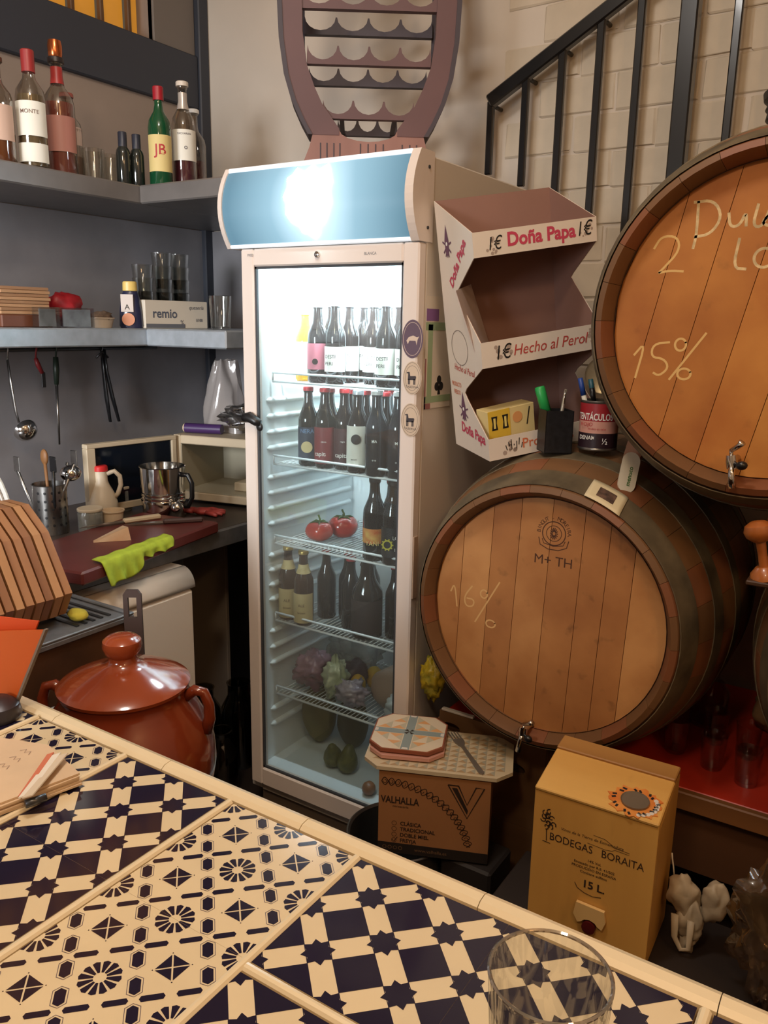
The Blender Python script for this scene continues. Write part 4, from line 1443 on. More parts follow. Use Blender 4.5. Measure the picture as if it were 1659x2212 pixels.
t = thing('kitchen_tongs', 'pair of black kitchen tongs hanging on the rail', 'tongs', (-2.3, 1.84, 1.15))
for dx, y0, y1 in ((0, 1.812, 1.832), (.008, 1.818, 1.862)):
    m = MB()
    m.tube([(-2.3 + dx, y0, 1.40), (-2.3 + dx, y0 + .004, 1.33), (-2.3 + dx, (y0 + y1) / 2, 1.24), (-2.3 + dx, y1, 1.155)], [.006, .008, .010, .007], 8, flat=.5)
    objw(m, 'arm', BLACK_PL, t)
m = MB()
hook(m, -2.3, 1.812, 1.402)
m.tube([(-2.3, 1.79, 1.372), (-2.295, 1.812, 1.392), (-2.295, 1.834, 1.372)], .004, 6)
objw(m, 'hinge_ring', STEEL_DK, t)

# ------------------------------------------------------------------ worktop, sink unit, small fridge
ZC = .88
STEEL_TOP = pm('worktop_steel', (136, 136, 138), .5, .6, var=.12, scale=30)
WTOP = pm('worktop_dark', (70, 60, 54), .38, .1, var=.15, scale=8)
t = thing('worktop', 'dark kitchen worktop with a steel front edge along the left wall', 'counter', (-2.04, 1.75, 0))
objw(MB().box(XL + .013, -1.722, 1.13, YB - .013, .842, ZC, .002).box(-1.722, -1.57, 1.86, YB - .013, .842, ZC, .002), 'slab', WTOP, t)
objw(MB().box(-1.722, -1.706, 1.13, 1.875, .826, ZC, .003), 'front_edge', STEEL_TOP, t, 'steel front edge')
for x, y in ((-2.33, 1.16), (-2.33, 2.34), (-1.76, 1.60), (-1.60, 2.34)):
    objw(MB().box(x - .02, x + .02, y - .02, y + .02, 0, .842, .003), 'leg', STEEL_DK, t)
objw(MB().box(-2.25, -1.895, 1.95, 1.965, .12, .838, .002), 'back_panel', pm('grey_back_panel', (158, 142, 126), .5), t)
t = thing('under_counter_fridge', 'white under-counter fridge with a rounded top edge', 'refrigerator', (-1.9, 1.36, 0))
EN = pm('white_enamel', (218, 204, 188), .3, coat=.2)
objw(MB().box(-2.28, -1.665, 1.165, 1.543, .03, .812, .012), 'body', EN, t)
dr = objw(MB().box(-1.662, -1.62, 1.165, 1.543, .05, .768, .010), 'door', EN, t)
tpf = MB().sheet(lambda u, v: (-1.664 + .046 * sin(u * pi / 2), 1.163 + .382 * v, .772 + .054 * cos(u * pi / 2)), 8, 2, .004)
tpf.box(-2.28, -1.663, 1.163, 1.545, .813, .826, .002)
objw(tpf, 'rounded_top', EN, t)
objw(MB().text('Ra DEP', .016, TR(-1.6195, 1.33, .70, rx=pi / 2, rz=pi / 2), bold=.01), 'brand_print', INK, dr)
for y in (1.20, 1.50):
    objw(MB().box(-1.70, -1.67, y - .015, y + .015, 0, .03, .003), 'foot', BLACK_PL, t)
    objw(MB().box(-2.25, -2.22, y - .015, y + .015, 0, .03, .003), 'foot', BLACK_PL, t)
t = thing('sink_unit', 'steel-topped sink unit with a brown apron in front', 'sink', (-1.65, .86, 0))
SY0, SY1, SX1 = .64, 1.105, -1.345
m = MB().box(XL + .013, SX1, SY0, SY1, .868, ZC, .002).box(SX1 - .012, SX1, SY0, SY1, ZC, .886, .002).box(XL + .013, SX1 - .012, SY1 - .012, SY1, ZC, .886, .002)
objw(m, 'steel_top', STEEL_TOP, t)
objw(MB().box(SX1 - .03, SX1 - .006, SY0, SY1 - .004, .745, .868, .002), 'apron', WOOD_DK, t)
objw(MB().box(XL + .1, SX1 - .035, SY1 - .03, SY1 - .006, .745, .868, .002), 'side_apron', WOOD_DK, t)
for x in (-2.3, SX1 - .05):
    for y in (SY0 + .03, SY1 - .04):
        objw(MB().box(x - .018, x + .018, y - .018, y + .018, 0, .868, .003), 'leg', STEEL_DK, t)
m = MB()
for k in range(5):
    m.box(-1.62, -1.38, .985 + k * .02, .992 + k * .02, ZC, ZC + .003)
objw(m, 'drain_grooves', STEEL_DK, t)

# board on the worktop and what lies on it
BRD = pm('maroon_board', (104, 46, 42), .4, var=.08, scale=10)
tb = MB().box(-.14, .14, -.285, .285, 0, .034, .005)
tb.obj('chopping_board', BRD, None, None, (-1.778, 1.414, ZC + .0005), (0, 0, radians(10.5)))
tag(bpy.context.scene.objects['chopping_board'], 'thick maroon chopping board overhanging the worktop edge', 'board')
ZB = ZC + .035
m = MB()
m.prism([(-.04, -.02), (.042, -.026), (.036, .03)], 0, .001)
m = MB()
vs = [(-.052, .0, 0), (.040, -.030, 0), (.040, .034, 0), (-.052, .0, .006), (.036, -.022, .036), (.038, .026, .030)]
m.add(vs, [(0, 2, 1), (3, 4, 5), (0, 1, 4, 3), (1, 2, 5, 4), (2, 0, 3, 5)])
tag(m.obj('cheese_wedge', pm('cheese', (206, 164, 126), .5, rgb2=(222, 196, 164), scale=14, bump=.15), None, None, (-1.77, 1.395, ZB), (0, 0, radians(70))), 'pale cheese wedge on the maroon board', 'cheese')
KH = pm('knife_handle_white', (208, 190, 160), .45)


def knife(loc, rz, hm, label, L_=.13):
    t = thing('kitchen_knife', label, 'knife', loc, (0, 0, rz), 'knives on the maroon board')
    MB().box(0, .115, -.010, .010, .0, .014, .004).obj('handle', hm, t)
    bl_ = MB().prism([(0, -.011), (0, .011), (-L_ * .7, .010), (-L_, -.008)], .005, .0068)
    bl_.obj('blade', STEEL, t)


knife((-1.895, 1.535, ZB), radians(72), KH, 'white-handled knife lying at the back of the maroon board')
knife((-1.80, 1.60, ZB), radians(-128) + pi, pm('knife_handle_dark', (72, 52, 48), .5), 'dark-handled knife beside the steel bucket on the board', .11)
# cloth over the front edge
YG = pm('lime_cloth', (190, 210, 62), .85, var=.12, scale=30, bump=.3)
ex0 = Vector((-1.596, 1.215, 0))
ex1 = Vector((-1.678, 1.62, 0))


def drape(u, v):
    y = 1.225 + .275 * u
    fx = -1.600 - (y - 1.19) * .185        # board front edge x at this y
    s_ = max(0.0, min(1.0, (u - .40) / .12))
    drop = .058 * (1 - s_) + .024 * s_ + .004 * sin(u * 31)
    fold = .0045 * sin(u * 40 + 1) * (.3 + v) + .003 * sin(u * 17)
    if v < .3:
        q = v / .3
        return (fx - .030 * (1 - q) + .004 * q, y, ZB + .0065 + .0015 * sin(u * 26) * (1 - q))
    q = (v - .3) / .7
    return (fx + .004 + .006 * sin(min(1, q * 3) * pi / 2) + fold * q, y + .016 * q * (1 - s_), ZB + .0065 - .004 * min(1, q * 4) - drop * q)


cl = MB().sheet(drape, 60, 18, .0022)
tag(objw(cl, 'lime_cloth', YG), 'lime green cleaning cloth hanging over the board edge', 'cloth')

# utensil holder with utensils
HB_ = Vector((-2.085, 1.43, ZC + .0005))
t = thing('utensil_holder', 'perforated steel utensil holder at the left of the worktop', 'holder', HB_)
MB().lathe([(0, 0), (.046, 0), (.048, .004), (.048, .145), (.050, .147), (.0465, .147), (.0455, .006), (0, .006)], 28).obj('can', STEEL, t)
hl = MB()
for r_ in range(5):
    for k in range(6):
        a = -1.3 + k * .42
        hl.lathe([(0, .0), (.0042, .0), (0, .0006)], 8, 0, TR(.0484 * cos(a), .0484 * sin(a), .03 + r_ * .024, rz=a) @ TR(ry=pi / 2))
ho = hl.obj('perforations', BLACK, t)
ho['kind'] = 'stuff'
for i, (dx, dy, tx, ty, L_, kind, lab_) in enumerate(((.012, .012, .05, .05, .20, 'ladle', 'small steel ladle upside down in the utensil holder'), (-.015, .01, -.05, .02, .21, 'wood', 'wooden spoon standing in the utensil holder'), (.01, -.02, .12, .10, .20, 'flat', 'steel spatula leaning right in the utensil holder'), (-.02, -.02, -.07, -.07, .18, 'flat', 'steel fork end leaning left in the utensil holder'), (.022, -.004, .09, -.05, .19, 'black', 'black-handled utensil in the utensil holder'))):
    u_ = thing('utensil', lab_, 'utensil', HB_ + Vector((dx, dy, .008)), (0, 0, 0), 'utensils in the steel holder')
    hm = {'wood': wood('spoon_wood', (150, 104, 60), (120, 80, 44), 6), 'black': BLACK_PL}.get(kind, STEEL)
    e_ = Vector((tx * .55, ty * .55, L_))
    MB().tube([(0, 0, 0), e_ * .5, e_], [.004, .0045, .005], 8).obj('shaft', hm, u_)
    if kind == 'ladle':
        MB().ball((e_.x + .01, e_.y + .0, e_.z - .03), (.030, .030, .024), 20).obj('bowl', CHROME, u_)
    elif kind == 'wood':
        MB().ball(e_, (.016, .008, .024), 12).obj('bowl', hm, u_)
    else:
        MB().box(e_.x - .014, e_.x + .014, e_.y - .002, e_.y + .002, e_.z - .005, e_.z + .04, .0018).obj('blade', hm, u_)

# oil jug, jars, tubs
t = thing('oil_jug', 'white plastic jug with loop handle and red cap', 'jug', (-2.13, 1.648, ZC + .0005), (0, 0, radians(40)))
JW = pm('jug_plastic', (206, 190, 166), .4)
MB().lathe([(0, 0), (.046, 0), (.049, .006), (.047, .05), (.038, .078), (.024, .105), (.020, .118), (.020, .150), (0, .150)], 24).obj('jug_body', JW, t)
MB().tube([(.020, 0, .140), (.042, 0, .148), (.058, 0, .132), (.060, 0, .104), (.050, 0, .076), (.040, 0, .064)], .0075, 10).obj('jug_handle', JW, t)
MB().lathe([(.020, .148), (.0225, .149), (.022, .163), (.019, .166), (0, .166)], 18).obj('red_cap', pm('cap_bright_red', (196, 40, 40), .4), t)


def jar(loc, r, h, body, lid, label, fillm=None):
    t = thing('jar', label, 'jar', loc)
    MB().lathe([(0, 0), (r * .92, 0), (r, .004), (r, h * .8), (r * .94, h * .86), (r * .94, h * .9), (r * .90, h * .9), (r * .90, h * .84), (r * .95, h * .78), (r * .95, .006), (0, .005)], 24).obj('jar_body', body, t)
    if fillm:
        MB().lathe([(0, .006), (r * .93, .006), (r * .93, h * .6), (0, h * .6)], 20).obj('contents', fillm, t)
    if lid:
        MB().lathe([(0, h * .88), (r * 1.0, h * .88), (r * 1.03, h * .9), (r * 1.03, h * .98), (r * .98, h), (0, h)], 24).obj('lid', lid, t)


jar((-2.005, 1.505, ZC + .0005), .036, .072, thin_glass('jar_plastic', (222, 222, 212), .08, .1, haze=.2), pm('lid_cream', (200, 184, 158), .4), 'clear plastic jar with cream lid beside the maroon board', pm('jar_fill', (104, 92, 70), .7))
t = thing('small_tub', 'small white tub between the jar and the jug', 'tub', (-1.992, 1.575, ZC + .0005))
MB().lathe([(0, 0), (.027, 0), (.033, .050), (.036, .051), (.036, .055), (.031, .055), (.025, .004), (0, .004)], 24).obj('tub', pm('tub_white', (206, 182, 150), .45), t)
jar((-2.16, 1.745, ZC + .0005), .036, .085, thin_glass('jar_plastic', (222, 222, 212), .08, .1), pm('lid_cream', (200, 184, 158), .4), 'clear jar with a pale lid behind the jug', pm('jar_dark_fill', (66, 58, 50), .7))
# steel bucket and tea ball
t = thing('steel_bucket', 'polished ribbed steel bucket with dark side handle', 'bucket', (-1.945, 1.735, ZC + .0005))
pb_ = [(0, 0), (.060, 0), (.063, .004), (.065, .06), (.068, .062), (.068, .068), (.0655, .07), (.068, .074), (.068, .080), (.066, .082), (.0685, .086), (.0685, .092), (.066, .094), (.070, .172), (.072, .174), (.069, .175), (.064, .09), (.060, .006), (0, .006)]
MB().lathe(pb_, 40).obj('bucket', CHROME, t)
MB().tube([(.066, .018, .150), (.085, .026, .150), (.098, .030, .125), (.097, .030, .08), (.083, .025, .05), (.064, .018, .05)], .008, 8).obj('side_handle', BLACK_PL, t)
t = thing('tea_ball', 'small shiny steel tea ball in front of the steel bucket', 'infuser', (-1.862, 1.715, ZB), )
MB().ball((0, 0, .020), (.020, .020, .020), 20).obj('ball', CHROME, t)
MB().tube([(0, 0, .039), (.006, .004, .044), (.0, .008, .048)], .0015, 6).obj('ring', STEEL, t)

# microwave with its door open, and what lies on it
t = thing('microwave', 'cream microwave oven with its door swung open', 'microwave', (-2.12, 1.945, ZC), (0, 0, radians(12)))
MW = pm('microwave_cream', (196, 178, 150), .45, var=.06, scale=6)
W_, H_, D_ = .455, .236, .29
objs = MB()
objs.box(0, .03, 0, D_, .012, H_, .003).box(W_ - .115, W_, 0, D_, .012, H_, .003).box(.03, W_ - .115, 0, D_, H_ - .03, H_, .003).box(.03, W_ - .115, 0, D_, .012, .040, .003).box(.03, W_ - .115, D_ - .02, D_, .04, H_ - .03)
objs.obj('housing', MW, t)
cav = MB().box(.031, .033, .003, D_ - .021, .041, H_ - .031).box(W_ - .118, W_ - .116, .003, D_ - .021, .041, H_ - .031).box(.033, W_ - .118, D_ - .024, D_ - .021, .041, H_ - .031).box(.033, W_ - .118, .003, D_ - .024, .041, .043)
cav.obj('cavity', pm('cavity_grey', (168, 160, 138), .5), t)
MB().box(.20, .32, .06, .2, .0435, .075, .004).obj('cavity_tub', pm('cavity_tub_cream', (190, 174, 146), .5), t)
MB().box(.24, .262, .24, .262, .12, .19, .001).obj('cavity_vent', pm('cavity_vent_pale', (190, 186, 160), .5), t)
for x in (.03, W_ - .05):
    for y in (.03, D_ - .04):
        MB().lathe([(0, 0), (.012, 0), (.012, .012), (0, .012)], 12, 0, TR(x, y, 0)).obj('foot', BLACK_PL, t)
dX = TR(0, -.006, 0, rz=radians(-109))
m = MB()
DW = .335
m.box(.0, DW, -.002, .026, .014, .036, .002).box(.0, DW, -.002, .026, H_ - .014, H_, .002).box(0, .018, -.002, .026, .036, H_ - .014, .002).box(DW - .030, DW, -.002, .026, .036, H_ - .014, .002)
m.v = [tuple(dX @ Vector(p)) for p in m.v]
dd = m.obj('door', MW, t)
MB().box(.018, DW - .03, .004, .018, .036, H_ - .014, X=dX).obj('door_window', pm('door_glass_dark', (14, 20, 30), .12), dd)
mwt = Vector((-2.12, 1.945, ZC + H_ + .0005))


def mwp(x, y, z=0):
    return mwt + Vector((x * cos(radians(12)) - y * sin(radians(12)), x * sin(radians(12)) + y * cos(radians(12)), z))


FILM = thin_glass('white_film', (214, 210, 208), .10, .12, haze=.45, haze_rgb=(206, 196, 190), bump=.6)
BAGV = MB()
BAGV.sheet(lambda u, v: ((.085 - .045 * v ** 1.4 + .012 * sin(7 * u * pi + 4 * v) + .01 * noise.noise(Vector((u * 6, v * 5, 1)))) * cos(2 * pi * u), (.07 - .038 * v ** 1.4 + .012 * sin(9 * u * pi - 3 * v)) * sin(2 * pi * u), .25 * v + .004 * sin(8 * u * pi)), 40, 16)
tag(BAGV.obj('white_plastic_bag', FILM, None, None, mwp(.11, .17)), 'standing white plastic bag on top of the microwave', 'bag')
t = thing('foil_roll', 'purple box roll with a pale end on top of the microwave', 'roll', mwp(.02, .05, .018), (0, 0, radians(20)))
MB().lathe([(0, 0), (.017, 0), (.017, .135), (0, .135)], 20, 0, TR(ry=pi / 2)).obj('purple_sleeve', pm('purple_sleeve', (66, 40, 88), .4), t)
MB().lathe([(.004, -.006), (.014, -.006), (.014, .002), (.004, .002)], 18, 0, TR(ry=pi / 2)).obj('roll_end', pm('roll_end_cream', (206, 184, 152), .6), t)
SHINY = thin_glass('crackly_film', (206, 206, 204), .30, .06, edge=.8, bump=1.0)
lump('film_parcel', 'crackly clear film parcel on the microwave beside the bag', 'parcel', mwp(.24, .10), (.10, .065, .042), SHINY, .3, 31, 3.2, n=32)
lump('film_parcel', 'smaller crackly film bundle on the microwave next to the cooler', 'parcel', mwp(.37, .12), (.06, .05, .055), SHINY, .35, 33, 3.6, n=28)
# red rubber glove on the worktop
t = thing('rubber_glove', 'red rubber glove lying on the worktop by the microwave', 'glove', (-1.90, 1.86, ZC + .0005), (0, 0, radians(20)))
m = MB()
m.ball((0, 0, .012), (.036, .024, .012), 16, jit=.1)
for k in range(4):
    y = -.018 + .012 * k
    m.tube([(.02, y, .011), (.05 + .006 * (k % 2), y * 1.5, .010), (.068 + .01 * (1 - abs(k - 1.5)), y * 1.9, .008)], [.008, .0075, .005], 8)
m.tube([(-.004, .02, .010), (.014, .042, .010), (.028, .050, .008)], [.008, .0075, .005], 8)
m.tube([(-.03, 0, .012), (-.06, .002, .011)], [.020, .022], 10, flat=.5)
m.obj('glove', pm('red_rubber', (172, 66, 60), .5, var=.1, scale=20), t)

# wooden boards standing on edge in a row on the sink top
WB = [wood('serving_board_%s' % c, a, b_, 7, (.4, .4, .4), .55) for c, a, b_ in (('a', (168, 116, 72), (138, 90, 54)), ('b', (148, 98, 58), (122, 76, 44)), ('c', (182, 132, 86), (154, 106, 64)))]
oct_ = [(-.049, -.109), (.0, -.120), (.049, -.100), (.082, -.048), (.007, .068), (-.065, .116), (-.147, .115), (-.190, .070), (-.150, -.040)]
ords = ['first', 'second', 'third', 'fourth', 'fifth', 'sixth', 'seventh', 'eighth', 'ninth', 'tenth']
for k in range(9):
    mm_ = MB().prism(oct_, -.008, .008, 0, frame((0, 0, 0), (1, 0, 0), (0, 0, 1)))
    o = mm_.obj('serving_board', WB[(k * 2 + k // 4) % 3], None, None, (-1.467 + .0015 * (k % 2), .985 - .0215 * k, 1.0012), (0, .012 * (k % 3 - 1), radians(-6)))
    tag(o, '%s octagonal wooden serving board from the right in the standing row' % ords[k], 'board', 'octagonal boards standing on the sink')
t = thing('dinner_plate', 'white plate with brown pattern standing behind the wooden boards', 'plate', (-1.80, 1.055, .8865))
PX = TR(0, .0, .1595) @ frame((0, 0, 0), (1, 0, 0), (0, 0, 1)) @ TR(s=(1.5, 1.5, 1.5))
MB().lathe([(0, 0), (.055, 0), (.060, .004), (.105, .014), (.106, .017), (.100, .017), (.058, .008), (0, .006)], 40, 0, PX @ TR(rx=0)).obj('plate_disc', pm('plate_white', (216, 214, 206), .25, coat=.4), t)
m = MB()
for r_ in (.078, .094):
    m.lathe([(r_ - .002, .0125 + (r_ - .078) * .3), (r_ + .002, .0135 + (r_ - .078) * .3)], 40, 0, PX)
m.obj('plate_rings', pm('plate_print', (140, 112, 84), .4), t)
MB().box(-.06, .06, -.03, .02, 0, .012, .003).obj('plate_rest', STEEL_DK, t)
lump('sponge', 'yellow-green sponge beside the wooden boards on the sink', 'sponge', (-1.405, 1.008, ZC + .0035), (.026, .018, .012), pm('sponge_yellow', (176, 158, 48), .9, bump=.3, scale=60), .1, 41, n=14)

# ------------------------------------------------------------------ clay pot on a stool, pan handle behind
CLAY = pm('glazed_clay', (132, 55, 29), .16, rgb2=(114, 44, 24), scale=4, coat=.7)
CLAY_L = pm('glazed_clay_lid', (160, 74, 40), .16, rgb2=(142, 62, 32), scale=4, coat=.7)
PZ, PC = .845, Vector((-1.150, .913, 0))
H0 = .515
tag(objw(MB().box(-1.31, -.99, .75, 1.07, .47, .514, .006).box(-1.29, -1.25, .77, .81, 0, .47).box(-1.05, -1.01, .77, .81, 0, .47).box(-1.29, -1.25, 1.01, 1.05, 0, .47).box(-1.05, -1.01, 1.01, 1.05, 0, .47), 'low_stool', WOOD_DK), 'low dark wooden stool under the clay pot', 'stool')
t = thing('clay_pot', 'big glazed brown clay pot with lid and loop handles', 'pot', (PC.x, PC.y, H0))
MB().lathe([(0, 0), (.10, 0), (.108, .006), (.135, .06), (.155, .12), (.163, .17), (.160, .21), (.148, .25), (.130, .283), (.118, .303), (.114, .318), (.116, .326), (.110, .326), (.106, .318), (.110, .30), (.12, .27), (0, .26)], 48).obj('pot_body', CLAY, t)
ld = MB().lathe([(.0, .318), (.112, .322), (.118, .327), (.119, .333), (.113, .338), (.095, .347), (.067, .358), (.045, .366), (.031, .372), (.026, .379), (.025, .385), (.032, .394), (.0355, .404), (.034, .415), (.026, .422), (.014, .425), (0, .425)], 48).obj('pot_lid', CLAY_L, t)
for a in (radians(30), radians(210)):
    c, s_ = cos(a), sin(a)
    pts = [(c * r_, s_ * r_, z) for r_, z in ((.114, .308), (.132, .322), (.148, .318), (.157, .295), (.158, .268), (.150, .240))]
    MB().tube(pts, [.011, .0105, .010, .010, .011, .012], 10).obj('pot_handle', CLAY, t)
t = thing('frying_pan', 'frying pan with dark slotted handle standing behind the clay pot', 'pan', (-1.322, 1.083, .47))
hx = frame((0, 0, 0), (.82, .57, 0), (0, 0, 1))
ho_ = []
m = MB()
ho2 = [(-.019, .37), (-.019, .462), (-.012, .472), (.012, .472), (.019, .462), (.019, .37)]
# slotted grip: two bars and end pieces
m.prism([(-.019, .30), (.019, .30), (.019, .415), (-.019, .415)], -.004, .004, 0, hx)
m.prism([(-.019, .415), (-.009, .415), (-.009, .460), (-.019, .460)], -.004, .004, 0, hx)
m.prism([(.009, .415), (.019, .415), (.019, .460), (.009, .460)], -.004, .004, 0, hx)
m.prism([(-.019, .460), (.019, .460), (.019, .466), (.012, .476), (-.012, .476), (-.019, .466)], -.004, .004, 0, hx)
m.obj('grip', pm('pan_handle_brown', (66, 50, 44), .5), t)
MB().prism([(-.012, .19), (.012, .19), (.012, .305), (-.012, .305)], -.003, .003, 0, hx).obj('stem', STEEL_DK, t)
MB().lathe([(0, 0), (.085, 0), (.10, .03), (.102, .03), (.087, -.003), (0, -.003)], 32, 0, hx @ TR(0, .10, 0)).obj('pan', BLACK, t)
tag(objw(MB().box(-1.335, -1.24, 1.09, 1.2, 0, .469, .006), 'storage_crate', pm('dark_crate_plastic', (40, 34, 32), .6)), 'dark storage crate supporting the frying pan', 'crate')

# jars standing in the dark gap beside the cooler
DJ = thin_glass('dusty_jar_glass', (196, 190, 176), .10, .05, edge=.6)
for i, (x, y, z0, h, r, l) in enumerate(((-1.72, 1.73, 0, .22, .055, 'clear jar on the floor nearest the cooler door'), (-1.80, 1.90, 0, .30, .06, 'tall clear jar on the floor behind the nearer jar'), (-1.93, 1.86, 0, .26, .06, 'clear jar on the floor deep under the worktop'), (-1.68, 1.90, 0, .34, .05, 'narrow clear jar touching the cooler side'))):
    o = MB().lathe([(0, 0), (r * .95, 0), (r, .006), (r, h * .7), (r * .7, h * .82), (r * .62, h * .86), (r * .62, h * .97), (r * .68, h), (r * .58, h), (r * .56, h * .86), (r * .93, h * .68), (r * .94, .01), (0, .01)], 28).obj('glass_jar', DJ, None, None, (x, y, z0))
    tag(o, l, 'jar', 'jars on the floor by the cooler')
tag(objw(MB().box(-1.80, -1.70, 2.05, 2.2, 0, .42, .006), 'red_crate', pm('red_crate_plastic', (110, 20, 24), .5)), 'red plastic crate in the dark gap beside the cooler', 'crate')


# ------------------------------------------------------------------ tiled bar
CREAM = pm('glazed_cream', (226, 206, 170), .14, var=.03, scale=9, coat=.5)
NAVY = pm('glazed_navy', (26, 21, 46), .12, coat=.5)
NAVY2 = pm('glazed_navy_pale', (96, 84, 96), .2, coat=.3)
GROUT = pm('grout', (150, 112, 66), .85, var=.2, scale=30)
bar = thing('tiled_bar', 'tiled bar counter with navy and cream patterned tiles', 'bar counter', (-.4, .3, 0))
ZT = 1.0
S = .155                     # tile edge
Q = S / 4                    # half the pattern period


def clip(poly, lo, hi):
    for ax in (0, 1):
        for sgn, lim in ((1, lo), (-1, hi)):
            out = []
            for i, p in enumerate(poly):
                q = poly[(i + 1) % len(poly)]
                a = sgn * (p[ax] - lim)
                b_ = sgn * (q[ax] - lim)
                if a >= 0:
                    out.append(p)
                if a * b_ < 0:
                    t_ = a / (a - b_)
                    out.append((p[0] + (q[0] - p[0]) * t_, p[1] + (q[1] - p[1]) * t_))
            poly = out
            if len(poly) < 3:
                return []
    return poly


R2 = sqrt(.5)


def loc45(cx, cy, a, b_):
    """offset a along (1,1), b along (-1,1)"""
    return (cx + (a - b_) * R2, cy + (a + b_) * R2)


def tile_mesh(kind):
    m = MB()
    h = S / 2 - .0001
    m.box(-h, h, -h, h, -.008, 0)
    lo, hi = -h, h

    def put(poly, mat, z=.0002):
        tris = [poly]
        for p in tris:
            c = clip(p, lo, hi)
            if c:
                n = len(c)
                ar = sum(c[i][0] * c[(i + 1) % n][1] - c[(i + 1) % n][0] * c[i][1] for i in range(n))
                if ar < 0:
                    c = c[::-1]
                m.add([(x, y, z) for x, y in c], [tuple(range(n))], mat)
    U = S / 2 / R2 * .5 * 1.0       # neighbour distance along 45 deg = S/2 * sqrt(.5)
    U = S / 2 * R2
    if kind == 'star':
        for i in range(-3, 4):
            for j in range(-3, 4):
                if (i + j) % 2 == 0:
                    cx, cy = i * Q, j * Q
                    # eight pointed star: two squares
                    r1, r2_ = .0146, .0102
                    pts = [loc45(cx, cy, (r1 if k % 2 == 0 else r2_) * cos(pi * k / 8), (r1 if k % 2 == 0 else r2_) * sin(pi * k / 8)) for k in range(16)]
                    for k in range(16):
                        put([(cx, cy), pts[k], pts[(k + 1) % 16]], 1)
                else:
                    cx, cy = i * Q, j * Q
                    s_ = (U - .0205) / 2
                    put([loc45(cx, cy, a, b_) for a, b_ in ((-s_, -s_), (s_, -s_), (s_, s_), (-s_, s_))], 1)
                    for sg in (-1, 1):      # fine line along the strips
                        put([loc45(cx, cy, a, b_) for a, b_ in ((sg * (s_ - .0002), -U / 2), (sg * (s_ + .0005), -U / 2), (sg * (s_ + .0005), U / 2), (sg * (s_ - .0002), U / 2))], 1)
    else:
        for i in range(-3, 4):
            for j in range(-3, 4):
                cx, cy = i * Q, j * Q
                if (i + j) % 2:      # chain crossings
                    for d in range(4):
                        ca, sa = cos(pi / 2 * d), sin(pi / 2 * d)
                        c0 = .0136
                        wide = d % 2 == 1
                        hexa = [(-.0098, 0), (-.0082, -.0029), (.0082, -.0029), (.0098, 0), (.0082, .0029), (-.0082, .0029)] if not wide else [(-.0088, 0), (-.0058, -.0043), (.0058, -.0043), (.0088, 0), (.0058, .0043), (-.0058, .0043)]

                        def P(a, b_):
                            a += c0
                            return loc45(cx, cy, a * ca - b_ * sa, a * sa + b_ * ca)
                        put([P(a, b_) for a, b_ in hexa], 1)
                        for k in range(6 if wide else 0):
                            p, q = hexa[k], hexa[(k + 1) % 6]
                            put([P(p[0] * 1.16, p[1] * 1.30), P(q[0] * 1.16, q[1] * 1.30), P(q[0] * 1.22, q[1] * 1.42), P(p[0] * 1.22, p[1] * 1.42)], 2)
                elif i % 2 == 0:         # flowers on the integer lattice
                    for k in range(12):
                        a = radians(15 + 30 * k)
                        n0, n1 = .0052, .0172
                        w0, w1 = .0009, .0031
                        c, s_ = cos(a), sin(a)
                        put([loc45(cx, cy, r * c - w * s_, r * s_ + w * c) for r, w in ((n0, -w0), (n1 * .93, -w1), (n1, 0), (n1 * .93, w1), (n0, w0))], 1)
                else:                    # diamonds
                    g = .0007
                    D = .0136
                    for sa in (-1, 1):
                        for sb in (-1, 1):
                            put([loc45(cx, cy, sa * a, sb * b_) for a, b_ in ((g, g), (D, g), (g, D))], 1)
                        put([loc45(cx, cy, sa * (D + .0018) + a, b_) for a, b_ in ((-.0007, 0), (0, -.0007), (.0007, 0), (0, .0007))], 1)
                        put([loc45(cx, cy, a, sa * (D + .0018) + b_) for a, b_ in ((-.0007, 0), (0, -.0007), (.0007, 0), (0, .0007))], 1)
    return m.mesh('tile', [CREAM, NAVY, NAVY2])


TM = {k: tile_mesh(k) for k in ('star', 'flower')}
TRW = .012
YF = .566
cols = []                         # (x0, kind)
x = -.547
cols.append((x, 'flower'))
cols += [(-.384, 'star'), (-.384 + S, 'star')]
xl_ = -.547 - TRW - S
for kind in ('star', 'flower', 'star', 'flower', 'star', 'flower'):
    cols.append((xl_, kind))
    xl_ -= S + TRW
xr_ = -.384 + 2 * S + TRW
for kind in ('star', 'star', 'flower', 'star', 'star', 'flower'):
    cols.append((xr_, kind))
    xr_ += S + (TRW if kind == 'flower' else 0)
trim_m = pm('glazed_cream_trim', (232, 214, 180), .16, coat=.5)
for x0, kind in cols:
    split = x0 > -.39
    y1 = YF
    for rowi in range(4):
        y0 = y1 - S
        o = bpy.data.objects.new('tile', TM[kind])
        COL.objects.link(o)
        o.parent = bar
        o.location = Vector((x0 + S / 2, y0 + S / 2, ZT)) - bar.location
        y1 = y0
        if rowi == 0 and split:
            y1 -= TRW
YN = YF - 4 * S - TRW
tr_me = {}


